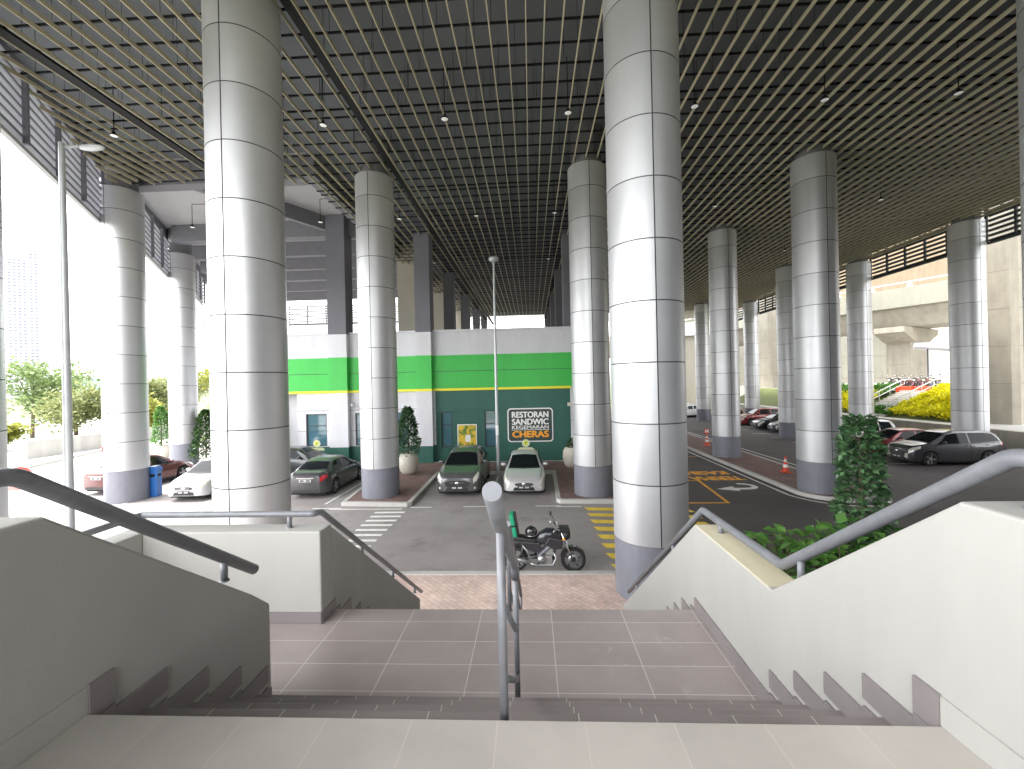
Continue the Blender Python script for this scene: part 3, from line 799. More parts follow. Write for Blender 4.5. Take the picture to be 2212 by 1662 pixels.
yr = [9, 17, 25, 33, 41, 48.5, 56]
rn = ['dark louver screen at the right frame edge', 'dark louver screen right of the column behind the people carrier', 'dark louver screen over the viaduct girder',
      'dark louver screen behind the column at the island end', 'small dark louver screen left of the column among dark cars', 'farthest dark louver screen on the right']
for i in range(6):
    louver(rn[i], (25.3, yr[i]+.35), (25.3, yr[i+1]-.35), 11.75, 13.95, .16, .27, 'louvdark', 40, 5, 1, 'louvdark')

# ------------------------------------------------------------------ restaurant
FY = 24.4
t = thing('restaurant_building', 'low restaurant building with a bright green fascia band over grey and dark green walls', 'building', (-6,FY,0), 0)
def wl(name, x0, x1, z0, z1, m_, y0=FY, y1=FY+.3, mi=None):
    b = MB(); b.box(x0,x1,y0,y1,z0,z1); return obj(name, b, M[m_], t, world=True)
XA, XB, XC = -15.6, -5.55, 2.55
# upper wall and parapet
b = MB(); b.box(XA,XC,FY,FY+.3,6.27,7.62); b.box(XA,XC,FY+.3,FY+9,6.27,6.6); b.box(XA,XA+.3,FY+.3,FY+9,0,7.6); b.box(XC-.3,XC,FY+.3,FY+9,0,7.6); b.box(XA,XC,FY+9,FY+9.3,0,7.6)
obj('upper_wall', b, M['bgrey'], t, world=True)
b = MB(); b.box(XA-.05,XC+.05,FY-.07,FY+.4,7.621,7.74); obj('coping', b, M['bgrey'], t, world=True)
wl('fascia', XA, XC, 4.36, 6.268, 'bgreen', FY-.06, FY+.3)
wl('stripe', XA, 2.25, 4.22, 4.358, 'byellow', FY-.10, FY+.3)
# ground floor walls with openings: grey bays
def bay(x0, x1, z0, z1, holes, m_, name):
    b = MB(); xs = sorted(set([x0,x1]+[h[0] for h in holes]+[h[1] for h in holes]))
    for a, c in zip(xs, xs[1:]):
        hs_ = [h for h in holes if h[0] <= a+1e-6 and h[1] >= c-1e-6]
        if not hs_: b.box(a,c,FY,FY+.3,z0,z1)
        else:
            h_ = hs_[0]
            if h_[2] > z0: b.box(a,c,FY,FY+.3,z0,h_[2])
            if h_[3] < z1: b.box(a,c,FY,FY+.3,h_[3],z1)
    return obj(name, b, M[m_], t, world=True)
W1 = (-13.25,-12.0,1.12,3.02); W2 = (-10.3,-9.3,1.12,3.02); W3 = (-7.65,-7.2,1.12,3.02)
bay(-13.75, XB, 1.1, 4.218, [W1,W2,(-8.0,-7.2,1.12,3.02)], 'bgrey', 'grey_wall')
bay(-13.75, XB, 0, 1.098, [], 'bdark', 'dark_base')
wl('recessed_wall', XA+.31, -13.76, 0, 4.218, 'bgrey', FY+.9, FY+1.1)
D1 = (-5.25,-4.6,.95,3.0); D2 = (-2.72,-1.95,.95,3.05)
bay(XB, 2.2, 0, 4.218, [D1,D2], 'bdark', 'dark_green_wall')
wl('end_pier', 2.2, 2.55, 0, 4.218, 'bgrey')
for (x0,x1,z0,z1) in (W1,W2,(-8.0,-7.2,1.12,3.02),D1,D2):
    b = MB(); e = .06
    b.box(x0,x1,FY+.08,FY+.16,z0,z0+e); b.box(x0,x1,FY+.08,FY+.16,z1-e,z1); b.box(x0,x0+e,FY+.08,FY+.16,z0+e,z1-e); b.box(x1-e,x1,FY+.08,FY+.16,z0+e,z1-e)
    b.box(x0+e,x1-e,FY+.085,FY+.155,z0+(z1-z0)*.62,z0+(z1-z0)*.62+.05)
    wn_ = obj('window', b, M['alu'], t, world=True)
    b = MB(); b.box(x0+.03,x1-.03,FY+.11,FY+.125,z0+.03,z1-.03); o = obj('pane', b, M['glass'], wn_)
    for v in o.data.vertices: v.co -= t.location
# dark green canopy band over the door bay, sill bands, joints
wl('door_header', XB+.1, -1.9, 3.06, 3.24, 'bdark', FY-.05, FY-.002)
b = MB()
for z in (5.33,): b.box(XA,XC,FY-.064,FY-.059,z,z+.03)
obj('fascia_joint', b, M['groove'], t, world=True)
b = MB()
for z in (2.0,3.2): b.box(-13.75,XB,FY-.004,FY-.0005,z,z+.02)
for z in (2.0,3.4): b.box(-1.9,2.2,FY-.004,FY-.0005,z,z+.015)
b.box(2.2,2.55,FY-.004,FY-.0005,2.4,2.42)
obj('wall_joint', b, M['groove'], t, world=True)
# pilasters carried down from the square columns
for (x0,x1) in ((-11.65,-10.55),(-6.55,-5.66)):
    for z0,z1,m_ in ((0,1.098,'bdark'),(1.1,4.218,'bgrey'),(4.22,4.358,'byellow'),(4.36,6.268,'bgreen'),(6.27,7.60,'bgrey')):
        wl('pilaster', x0, x1, z0, z1, m_, FY-.42, FY-.101)
# sign
sg = thing('wall_sign', 'rounded dark signboard with white and orange lettering on the green wall', 'sign', (-.11,FY-.02,2.17), 0)
def rrect(w_, h_, r_, n=6):
    o = []
    for cx_, cz_, a0 in ((w_-r_,h_-r_,0),(-w_+r_,h_-r_,90),(-w_+r_,-h_+r_,180),(w_-r_,-h_+r_,270)):
        for i in range(n+1):
            a = rad(a0+90*i/n); o.append((cx_+r_*math.cos(a), cz_+r_*math.sin(a)))
    return o
b = MB(); b.prism(rrect(1.30,.965,.2), -.05, 0, 'y'); obj('border', b, M['signw'], sg)
b = MB(); b.prism(rrect(1.235,.90,.16), -.06, -.05, 'y'); obj('face', b, M['signd'], sg)
for body, z, s, wd, m_, of in (('RESTORAN',.575,.47,2.06,'signw',.019),('SANDWIC',.17,.47,2.06,'signw',.019),('KEGEMARAN',-.135,.27,2.08,'signw',.006),('CHERAS',-.54,.50,2.03,'signo',.030)):
    o = text_mesh('lettering', body, s, M[m_], sg, ext=.008, off=0, width=wd, bold=of); o.location = (0,-.068,z); o.rotation_euler = (PI/2,0,0)
b = MB(); b.box(-1.08,1.08,-.07,-.06,-.285,-.26); obj('rule', b, M['signw'], sg)
# poster (generic food picture)
pg = thing('poster', 'framed food poster in yellow and green on the dark green wall', 'poster', (-3.75,FY-.03,1.55), 0)
b = MB(); b.box(-.56,.56,-.02,.02,-.72,.72); obj('frame', b, M['signw'], pg)
m, nt_, bs = base('poster_print'); L = nt_.links
tc = nt_.nodes.new('ShaderNodeTexCoord'); n1 = N(nt_, 'ShaderNodeTexNoise', Scale=2.6, Detail=5, Distortion=.8); L.new(tc.outputs['Object'], n1.inputs['Vector'])
cr = nt_.nodes.new('ShaderNodeValToRGB'); L.new(n1.outputs[0], cr.inputs[0])
cr.color_ramp.elements[0].position = .3; cr.color_ramp.elements[0].color = (.03,.12,.03,1); cr.color_ramp.elements[1].position = .72; cr.color_ramp.elements[1].color = (.5,.05,.03,1)
for p_, c_ in ((.42,(.12,.25,.03,1)),(.5,(.65,.42,.02,1)),(.6,(.75,.55,.05,1))):
    e_ = cr.color_ramp.elements.new(p_); e_.color = c_
L.new(cr.outputs[0], bs.inputs['Base Color']); bs.inputs['Roughness'].default_value = .4
b = MB(); b.box(-.51,.51,-.024,-.02,-.67,.67); obj('print', b, m, pg)
b = MB(); b.prism(rrect(.15,.2,.04), -.028, -.024, 'y'); o = obj('drink_cup', b, M['signw'], pg); o.location = (.05,0,-.1)
# floodlight on end pier
fl = thing('floodlight', 'small cream floodlight on the end of the restaurant wall', 'lamp', (2.3,FY,3.3), 0)
b = MB(); b.box(-.28,.22,-.36,-.14,-.08,.12); obj('housing', b, M['pot'], fl, bevel=.02)
b = MB(); b.box(-.03,.03,-.14,0,-.03,.05); obj('bracket', b, M['pole'], fl)
fl = thing('security_camera', 'small white security camera on the grey pilaster', 'camera', (-10.4,FY-.1,3.6), 0)
b = MB(); b.tube([(0,0,0),(0,-.18,0)], .02, 8); obj('bracket', b, M['pole'], fl)
b = MB(); b.tube([(0,-.14,-.03),(.12,-.40,-.1)], .055, 12); obj('body', b, M['signw'], fl)

# square dark columns and cream piers behind the parapet
def sqcol(label, x0, x1, y0, y1, z0=6.61, m_='sqcol', name='square_column', grp='square columns above the restaurant'):
    t = MB(); t.box(x0,x1,y0,y1,z0,14.48); o = obj(name, t, M[m_], bevel=.02)
    tag(o, label, 'column', grp); return o
sqcol('dark grey square column on the restaurant front left of the round column', -11.65,-10.55,FY-.42,FY+.6,7.602)
sqcol('dark grey square column on the restaurant front right of the round column', -6.55,-5.66,FY-.42,FY+.5,7.602)
sqcol('dark square column above the right end of the restaurant', 1.95,2.7,FY+.45,FY+1.3)
for i, y in enumerate((32.4,40.6,48.8,57)):
    sqcol('dark square column in the left row above the restaurant, %s behind the front' % ordn[i], -6.6,-5.8,y,y+.8, 0 if y > 33.6 else 6.61)
    sqcol('dark square column in the right row above the restaurant, %s behind the front' % ordn[i], 1.95,2.7,y,y+.8, 0 if y > 33.6 else 6.61)
for i, y in enumerate((29.5,39.4,49.2)):
    sqcol('cream concrete pier above the restaurant, %s from the front' % ordn[i], -9.25,-8.0,y,y+4.6, 0 if y > 33 else 6.61, 'cream', 'concrete_pier', 'cream piers behind the restaurant')
sqcol('cream concrete pier at the far right of the nave', 3.0,4.2,56,58,0,'cream','concrete_pier','cream piers behind the restaurant')
# wall closing the far end under the deck
b = MB(); b.box(-9,9.3,63,63.4,0,12.0); tag(obj('end_wall', b, M['cream']), 'pale end wall far behind the restaurant under the deck', 'wall')

# ------------------------------------------------------------------ lamp posts
t = thing('lamp_post', 'tall thin pale lamp post standing between the two silver cars', 'lamp post', (-1.72,20.85,0), 0)
b = MB(); b.lathe([(.16,0),(.16,.03),(.09,.05),(.085,1.2),(.05,10.55)], (0,0,0), 16); obj('pole', b, M['pole'], t)
b = MB(); b.box(-.07,.07,-.14,-.02,2.05,2.5); obj('control_box', b, M['signw'], t, bevel=.01)
b = MB(); b.lathe([(.05,10.5),(.23,10.6),(.25,10.72),(.2,10.78),(0.001,10.8)], (0,0,0), 18); obj('lamp_head', b, M['pole'], t)
p = at(152, 1110, Y=10.4)
t = thing('lamp_post', 'tall grey street lamp post with a short arm on the left', 'lamp post', (p.x-.02,10.4,0), 0)
b = MB(); b.lathe([(.18,0),(.18,.04),(.10,.06),(.095,3),(.065,10.95)], (0,0,0), 18); obj('pole', b, M['pole'], t)
b = MB(); b.tube([(0,0,10.85),(.45,.1,10.9)], .04, 10); obj('arm', b, M['pole'], t)
b = MB(); b.sphere((.66,.14,10.88), (.34,.13,.075), 18, 10); obj('lamp_head', b, M['pole'], t)

# ------------------------------------------------------------------ vegetation
def cone_shrub(name, label, loc, h, r0, n, ls, mt, z0=0., trunk=True, parent_pot=None, power=.75, group=None):
    t = thing(name, label, 'shrub', loc, 0, group)
    m = MB(); rnd = random.Random(int(loc[0]*100+loc[1]*10))
    for i in range(n):
        u = rnd.random()**.8; z = z0+u*h
        r = r0*(1-u)**power*(.82+.28*mnoise.noise(Vector((loc[0]+rnd.random()*.2, z*2.2, 3))))+.05
        bump_ = 1+.22*mnoise.noise(Vector((math.cos(u*40)*2, z*3.1, loc[0])))
        a = rnd.random()*2*PI; q = r*bump_*(1-.45*rnd.random()**2.2)
        pnt = Vector((q*math.cos(a), q*math.sin(a), z))
        d = Vector((math.cos(a), math.sin(a), rnd.uniform(-.5,.9)))+Vector((rnd.gauss(0,.5),rnd.gauss(0,.5),rnd.gauss(0,.4)))
        s = ls*rnd.uniform(.6,1.3)
        m.leaf(pnt, d, (rnd.gauss(0,.4),rnd.gauss(0,.4),1), s, s*.58)
    obj('foliage', m, M[mt], t, fix=False)
    b = MB(); b.tube([(0,0,0),(.02,0,z0+h*.4),(0,.02,z0+h*.9)], [.05,.04,.012], 8); obj('trunk', b, M['bark'], t)
    return t
def pot(label, loc, r=.47, h=1.0):
    t = thing('planter_pot', label, 'plant pot', loc, 0, 'round white plant pots')
    m = MB(); m.lathe([(.001,0),(r*.62,0),(r*.85,h*.18),(r,h*.5),(r*.93,h*.82),(r*.74,h*.97),(r*.70,h),(r*.62,h),(r*.6,h*.9)], (0,0,0), 28); obj('vessel', m, M['pot'], t)
    m = MB(); m.lathe([(.6*r,h*.9),(.001,h*.92)], (0,0,0), 20); obj('soil', m, M['soil'], t)
    return t
pot('round white plant pot holding a tall cone shrub beside the left brick column', (-6.25,21.15,.135), .5, 1.05)
cone_shrub('cone_shrub', 'dark conical shrub in the white pot left of the silver cars', (-6.25,21.15,1.1), 2.35, .62, 2600, .15, 'leaf', power=.55)
pot('round white plant pot half hidden behind the right brick column', (2.05,22.3,.135), .5, 1.05)
cone_shrub('cone_shrub', 'low shrub in the pot behind the right brick column', (2.05,22.3,1.1), .5, .25, 250, .12, 'leafpot')
cone_shrub('cone_shrub', 'conical shrub behind the white car', (-20.3,25.6,.3), 3.0, .95, 3200, .17, 'leafpot', power=.6)
cone_shrub('cone_shrub', 'slim conical shrub behind the brown car', (-24.9,27.5,.9), 2.6, .55, 1800, .16, 'leafsoft', power=.5)
pot('round cream pot under the slim conical shrub', (-24.9,27.5,0), .5, .95)
cone_shrub('cone_shrub', 'leafy shrub at the left corner of the restaurant', (-14.7,24.0,.15), 2.6, .45, 1200, .16, 'leafsoft', power=.4)
# foreground planting right of the stairs: planter bed, tall shrub, broad leaf ground plants
b = MB(); b.box(1.65,7.2,2.6,5.9,0,1.38); tag(obj('planter_box', b, M['plaster'], bevel=.015), 'raised pale planter box right of the stairs', 'planter')
b = MB(); b.box(1.80,7.05,2.75,5.75,1.3,1.41); struct('planter_soil', b, M['soil'])
px = at(1862,1150,Y=5.45)
cone_shrub('tall_shrub', 'tall dark glossy shrub in the planter in front of the island column', (px.x,5.45,1.41), 2.60, .285, 3000, .095, 'leaf', power=.32)
def leafy(label, loc, n, rx, ry, h, ls, mt, seed):
    t = thing('leafy_plant', label, 'plant', loc, 0, 'broad leaf plants in the raised planter')
    rnd = random.Random(seed); m = MB(); st = MB()
    for i in range(n):
        a = rnd.random()*2*PI; q = math.sqrt(rnd.random())
        x, y = rx*q*math.cos(a), ry*q*math.sin(a); z = h*(.35+.65*rnd.random())*(1-.45*q*q)
        d = Vector((math.cos(a)*.7+rnd.gauss(0,.5), math.sin(a)*.7+rnd.gauss(0,.5), rnd.uniform(-.15,.7)))
        s = ls*rnd.uniform(.7,1.25)
        m.leaf((x,y,z), d, (rnd.gauss(0,.3),rnd.gauss(0,.3),1), s, s*.75)
        if i % 6 == 0: st.tube([(x*.3,y*.3,0),(x,y,z)], .006, 5, caps=False)
    obj('foliage', m, M[mt], t, fix=False); obj('stem', st, M['bark'], t, fix=False)
leafy('bushy broad leaf plants along the planter in the gap of the right handrail', (3.05,5.2,1.41), 560, .85, .5, 1.40, .15, 'leafsoft', 3)
leafy('broad leaf plants between the handrail bend and the tall dark shrub', (3.55,5.0,1.41), 420, .6, .5, 1.50, .15, 'leafsoft', 8)
leafy('broad leaf plants at the foot of the tall dark shrub', (4.25,5.15,1.41), 640, .8, .55, 1.35, .15, 'leafpot', 4)
leafy('bright leaf tips just over the right stair wall', (2.5,4.55,1.41), 260, .5, .4, 1.15, .12, 'leafsoft', 5)

def tree(label, loc, h, r, mt, seed, n=2600, ls=.42, group='trees beyond the road', cat='tree'):
    t = thing('broadleaf_tree', label, cat, loc, 0, group)
    rnd = random.Random(seed)
    b = MB(); top = Vector((rnd.uniform(-.3,.3), rnd.uniform(-.3,.3), h*.72))
    b.tube([(0,0,-.2),(.05,.03,h*.25),tuple(top*.62),tuple(top)], [.2,.16,.1,.03], 8)
    cl = []
    for i in range(13):
        a = rnd.random()*2*PI; z = h*rnd.uniform(.32,.92); q = r*rnd.uniform(.25,.85)*(1.15-abs(z/h-.6)*1.1)
        c = Vector((q*math.cos(a), q*math.sin(a), z)); cl.append((c, r*rnd.uniform(.30,.52)))
        b.tube([tuple(top*(z/h*.75)), tuple(c*.6+top*.25*(z/h)), tuple(c)], [.07,.045,.015], 6)
    obj('trunk', b, M['bark'], t)
    m = MB()
    for i in range(n):
        c, cr_ = cl[rnd.randrange(len(cl))]
        v = Vector((rnd.gauss(0,1),rnd.gauss(0,1),rnd.gauss(0,.7))).normalized()*cr_*(rnd.random()**.45)
        d = Vector((rnd.gauss(0,1),rnd.gauss(0,1),rnd.gauss(0,.6)))
        s = ls*rnd.uniform(.6,1.4); m.leaf(c+v, d, (rnd.gauss(0,.6),rnd.gauss(0,.6),1), s, s*.6)
    obj('crown', m, M[mt], t, fix=False)
TREES = [
 ('tall feathery green tree under the tower', -52,42, 9.6, 4.2,'treeA'), ('olive tree beside the street lamp post', -45,40, 6.5,3.4,'treeC'),
 ('green tree at the left frame edge', -60,43, 8.2,3.8,'treeA'), ('low bright tree behind the guard rail', -43,31.5, 4.2,2.3,'treeB'),
 ('autumn toned tree behind the concrete wall', -43,46, 7.2,3.4,'treeC'), ('green tree right of the street lamp post', -47,53, 8,3.8,'treeA'),
 ('yellow green tree between the bright columns', -37.5,52, 9,4.0,'treeB'), ('second yellow green tree right of the far bright column', -34,60, 9.5,4.2,'treeB'),
 ('yellow bush over the concrete wall', -40,41, 4.6,2.5,'treeB'), ('dense green tree behind the feathery one', -62,55, 9.5,4.5,'treeA'),
 ('pale tree far behind the wall', -55,66, 9,4.5,'treeC'), ('yellow green tree seen left of the big near column', -31,66, 9.6,4.4,'treeB')]
for i, (lb, x, y, h_, r_, mt) in enumerate(TREES): tree(lb, (x,y,-.3), h_*.86, r_*.95, mt, 20+i)

# ------------------------------------------------------------------ left background
b = MB(); b.box(-35.6,-35.3,28.2,75,0,1.25); tag(obj('boundary_wall', b, concrete_mat('wall_concrete', (.42,.41,.39), .2)), 'low weathered concrete wall along the far side of the road', 'wall')
b = MB(); b.beam((-29.9,22,.09),(-35.0,36,.09),.3,.18); struct('road_kerb', b, M['kerb'])
gr = thing('guard_rail', 'steel guard rail before the bushes at the left frame edge', 'guard rail', (-36,24,0), 0)
b = MB(); b.prism([(.0,.55),(.05,.60),(.0,.68),(.05,.76),(.0,.85),(-.03,.85),(.02,.76),(-.03,.68),(.02,.60),(-.03,.55)], -7, 4.5, 'y')
obj('beam', b, M['pole'], gr)
for y in (-6,-4,-2,0,2,4):
    b = MB(); b.box(-.12,-.04,y-.05,y+.05,0,.8); obj('post', b, M['pole'], gr)
# apartment tower
def tower_mat():
    m, nt, bs = base('tower_facade'); L = nt.links
    tc = nt.nodes.new('ShaderNodeTexCoord'); br = nt.nodes.new('ShaderNodeTexBrick')
    br.offset = 0; br.inputs['Color1'].default_value = (.16,.17,.24,1); br.inputs['Color2'].default_value = (.24,.25,.33,1); br.inputs['Mortar'].default_value = (.72,.72,.75,1)  # fading by haze is put into these pale bluish tones
    br.inputs['Scale'].default_value = 1; br.inputs['Mortar Size'].default_value = .55; br.inputs['Brick Width'].default_value = 3.4; br.inputs['Row Height'].default_value = 3.1; br.inputs['Mortar Smooth'].default_value = 0
    sp = nt.nodes.new('ShaderNodeSeparateXYZ'); cb = nt.nodes.new('ShaderNodeCombineXYZ'); ad = N(nt, 'ShaderNodeMath', operation='ADD')
    L.new(tc.outputs['Object'], sp.inputs[0]); L.new(sp.outputs[0], ad.inputs[0]); L.new(sp.outputs[1], ad.inputs[1]); L.new(ad.outputs[0], cb.inputs[0]); L.new(sp.outputs[2], cb.inputs[1]); L.new(cb.outputs[0], br.inputs[0])
    L.new(br.outputs[0], bs.inputs['Base Color']); bs.inputs['Roughness'].default_value = .7
    return m
p = at(68, 800, f=420)
tw = thing('apartment_tower', 'tall pale apartment tower with rows of dark windows on the left skyline', 'building', (p.x,p.y,0), rad(30))
tm = tower_mat()
b = MB(); b.box(-13,3,-8,8,0,136); obj('main_block', b, tm, tw)
b = MB(); b.box(3.02,10,-10,7,0,146); obj('tower_wing', b, tm, tw)
b = MB(); b.box(-12,2.5,-7,7,136.02,138); b.box(4,9,-9,6,146.02,149); obj('roof', b, M['bgrey'], tw)
p = at(188, 820, f=300)
tw = thing('office_block', 'pale blue office block low on the horizon behind the trees', 'building', (p.x,p.y,0), rad(20))
b = MB(); b.box(-11,9,-6,6,0,14.5); obj('glass_wall', b, mat('pale_blue_glass', (.30,.50,.60), .25, 0, var=.1, scale=.3), tw)
b = MB(); b.box(-11.3,9.3,-6.3,6.3,14.51,15.3); obj('roof', b, M['bgrey'], tw)
p = at(345, 805, f=320)
tw = thing('distant_hall', 'white low hall with a flat roof on the horizon between the bright columns', 'building', (p.x,p.y,0), rad(10))
b = MB(); b.box(-12,14,-6,6,0,10); obj('wall', b, M['bgrey'], tw)
b = MB(); b.box(-13,15,-7,7,10.01,10.8); obj('roof', b, M['signw'], tw)
# red round topped sign on a white post
p = at(41, 1032, Y=13.6)
rs = thing('round_sign', 'red round topped sign panel on a white post at the left frame edge', 'sign', (p.x,p.y,0), rad(35))
pl = [(-.33,-.05),(-.33,.12)]+[(.33*math.cos(a)*1.0, .12+.34*math.sin(a)) for a in [PI-PI*i/12 for i in range(1,12)]]+[(.33,.12),(.33,-.05)]
b = MB(); b.prism([(x,z+p.z-.1) for x,z in pl], -.03, .03, 'y'); obj('panel', b, M['red'], rs)
b = MB(); b.box(-.33,.33,-.031,.031,p.z-.42,p.z-.152); obj('lower_panel', b, mat('faded_red', (.62,.28,.26), .5), rs)
b = MB(); b.tube([(-.1,.06,0),(-.1,.06,p.z)], .035, 10); obj('post', b, M['signw'], rs)
# blue bin
t = thing('blue_bin', 'blue pillar bin at the foot of the bright left column', 'bin', (-16.42,17.75,0), rad(10))
b = MB(); b.box(-.2,.2,-.17,.17,0,1.12); obj('body', b, M['blue'], t, bevel=.02)
b = MB(); b.prism([(-.22,1.121),(-.22,1.2),(-.12,1.3),(.12,1.3),(.22,1.2),(.22,1.121)], -.19, .19, 'y'); obj('lid', b, M['blue'], t)
b = MB(); b.box(-.13,.13,-.175,-.171,.86,.98); b.box(.2,.205,-.1,.1,.86,.98); obj('slot', b, M['black'], t)
# a small red call point on the bright column
t = thing('call_point', 'small red call point fixed on the bright left column', 'alarm', (-17.35,16.42,2.25), 0)
b = MB(); b.box(-.04,.04,-.03,.0,-.09,.09); obj('box', b, M['red'], t, bevel=.008)
b = MB(); b.box(-.02,.02,-.036,-.031,-.03,.03); obj('button', b, M['signw'], t)

# ------------------------------------------------------------------ cars
def lerp_keys(keys, v):
    if v <= keys[0][0]: return keys[0][1]
    for (a, x), (b, y) in zip(keys, keys[1:]):
        if v <= b: return x+(y-x)*(v-a)/(b-a)
    return keys[-1][1]
def smooth_keys(keys, v, w_=.07):
    return sum(lerp_keys(keys, v+w_*k/3) for k in range(-3,4))/7
CARS = {
 'sedan': dict(L=4.4, W=.86, zt=[(0,.60),(.06,.68),(.2,.76),(.9,.93),(1.15,.97),(1.95,1.42),(2.3,1.475),(2.9,1.46),(3.35,1.36),(3.95,1.08),(4.25,1.06),(4.36,1.0),(4.4,.92)],
    zb=[(0,.54),(.06,.60),(.3,.70),(1.1,.90),(2.5,.95),(3.9,.98),(4.3,.94),(4.4,.84)], wt=[(0,.50),(.3,.62),(1.05,.70),(1.95,.56),(2.6,.57),(3.35,.55),(3.95,.66),(4.4,.60)], wh=(.86,3.46), gl=(1.02,1.93,3.30,3.93), win=(1.35,1.98,3.25,3.62)),
 'suv': dict(L=4.5, W=.92, zt=[(0,.74),(.06,.86),(.2,.95),(.95,1.08),(1.15,1.12),(1.85,1.57),(2.3,1.66),(3.3,1.65),(3.9,1.56),(4.35,1.15),(4.45,1.0),(4.5,.85)],
    zb=[(0,.64),(.06,.74),(.3,.85),(1.1,1.02),(2.5,1.07),(4.1,1.14),(4.4,1.05),(4.5,.80)], wt=[(0,.56),(.3,.68),(1.05,.74),(1.9,.60),(3.0,.62),(3.9,.58),(4.4,.66),(4.5,.6)], wh=(.90,3.60), gl=(1.02,1.83,3.9,4.33), win=(1.38,1.92,3.75,4.15)),
 'mpv': dict(L=4.55, W=.90, zt=[(0,.78),(.06,.92),(.2,1.0),(.75,1.08),(.95,1.13),(1.75,1.62),(2.2,1.70),(3.6,1.69),(4.2,1.58),(4.42,1.15),(4.5,1.0),(4.55,.8)],
    zb=[(0,.68),(.06,.80),(.3,.88),(1.0,1.02),(2.5,1.05),(4.2,1.14),(4.45,1.05),(4.55,.75)], wt=[(0,.56),(.3,.68),(.9,.74),(1.75,.61),(3.2,.63),(4.2,.60),(4.45,.66),(4.55,.6)], wh=(.86,3.62), gl=(.86,1.72,4.2,4.4), win=(1.2,1.8,4.0,4.25)),
 'hatch': dict(L=3.9, W=.85, zt=[(0,.66),(.06,.76),(.2,.83),(.8,.96),(1.0,1.0),(1.75,1.44),(2.1,1.50),(2.9,1.49),(3.4,1.38),(3.75,1.02),(3.86,.95),(3.9,.8)],
    zb=[(0,.58),(.06,.66),(.3,.75),(1.0,.93),(2.5,.98),(3.6,1.02),(3.82,.94),(3.9,.72)], wt=[(0,.50),(.3,.62),(.95,.70),(1.8,.57),(2.8,.58),(3.4,.55),(3.8,.63),(3.9,.58)], wh=(.80,3.26), gl=(.90,1.72,3.4,3.72), win=(1.22,1.8,3.2,3.55)),
}
def make_car(label, kind, col, loc, rotz, metal=.45, detail=True, group=None, glass='carglass', tail_only=False, cat='car', rimm='rim', nodec=False):
    K = CARS[kind]; L = K['L']; W = K['W']
    t = thing('parked_car', label, cat, loc, rotz, group)
    key = 'paint_%02d%02d%02d' % tuple(int(c*99) for c in col)
    if key not in M: M[key] = mat(key, col, .32, metal, var=.04, scale=2, coat=.8)
    paint = M[key]
    wr = .325 if kind in ('sedan','hatch') else .345
    ar_ = wr+.055
    def half(v):
        e = min(v, L-v)
        k = lerp_keys([(0,.70),(.03,.76),(.1,.86),(.25,.945),(.55,.99),(.9,1.0)], e)
        w_ = W*k
        zl = lerp_keys([(0,.25),(.5,.19),(1,.18)], e)
        for wv in K['wh']:
            d = abs(v-wv)
            if d < ar_: zl = max(zl, wr+math.sqrt(ar_*ar_-d*d)*1.0)
        zb = smooth_keys(K['zb'], v); zt = max(smooth_keys(K['zt'], v), zb+.03)
        wt = min(smooth_keys(K['wt'], v), w_*.86)
        g_ = zt-zb
        zm = max(zl+.05, .25+.38*(zb-.25))
        zu = max(zm+.03, zb-.14)
        return [(w_*.965, zl), (w_*.985, zl+.045), (w_, zm), (w_*.985, zu), (w_*.945, zb), (wt+(w_*.945-wt)*.10, zb+g_*.86), (wt*.86, zb+g_*.965), (wt*.45, zb+g_*.995), (0, zt)]
    def pt(v, k):
        h = half(max(0, min(L, v)))
        sgn = 1
        if k > 8: k = 16-k; sgn = -1
        i = min(7, int(k)); f = k-i
        x = h[i][0]*(1-f)+h[i+1][0]*f; z = h[i][1]*(1-f)+h[i+1][1]*f
        return Vector((sgn*x, v-L/2, z))
    def S(v, k, off=0):
        p = pt(v, k)
        if off:
            e = .03
            a = pt(v+e, k)-pt(v-e, k); b = pt(v, min(16,k+.15))-pt(v, max(0,k-.15))
            n = b.cross(a)
            if n.length > 1e-9:
                n.normalize()
                c = Vector((0, v-L/2, .7))
                if n.dot(p-c) < 0: n = -n
                p = p+n*off
        return p
    vs = sorted(set([0,.03,.07,.12,.18,.25]+[L-x for x in (0,.03,.07,.12,.18,.25)]+[round(.25+i*(L-.5)/64,4) for i in range(65)]))
    b = MB(); ring = 17
    P_ = [pt(v, k) for v in vs for k in range(17)]
    fs = [(i*17+k, i*17+k+1, (i+1)*17+k+1, (i+1)*17+k) for i in range(len(vs)-1) for k in range(16)]
    b.add(P_, fs, 0, True)
    b.add([pt(0,k) for k in range(17)], [tuple(range(17))]); b.add([pt(L,k) for k in range(17)], [tuple(range(17))])
    body = obj('body', b, paint, t)
    try:
        with bpy.context.temp_override(object=body, selected_objects=[body], active_object=body, selected_editable_objects=[body]): bpy.ops.object.shade_smooth_by_angle(angle=rad(38))
    except Exception: pass
    b = MB(); b.box(-W*.86,W*.86,-L/2+.22,L/2-.22,.14,.62); obj('underbody', b, M['under'], t)
    def patch(name, q, off, mt, nv=10, nk=6, parent=None):
        """q: four (v,k) corners"""
        m = MB(); vv = []
        for i in range(nv+1):
            for j in range(nk+1):
                a, c = i/nv, j/nk
                v = (q[0][0]*(1-c)+q[1][0]*c)*(1-a)+(q[3][0]*(1-c)+q[2][0]*c)*a
                k = (q[0][1]*(1-c)+q[1][1]*c)*(1-a)+(q[3][1]*(1-c)+q[2][1]*c)*a
                vv.append(S(v, k, off))
        m.add(vv, [(i*(nk+1)+j, i*(nk+1)+j+1, (i+1)*(nk+1)+j+1, (i+1)*(nk+1)+j) for i in range(nv) for j in range(nk)], 0, True)
        return obj(name, m, M[mt], parent or t)
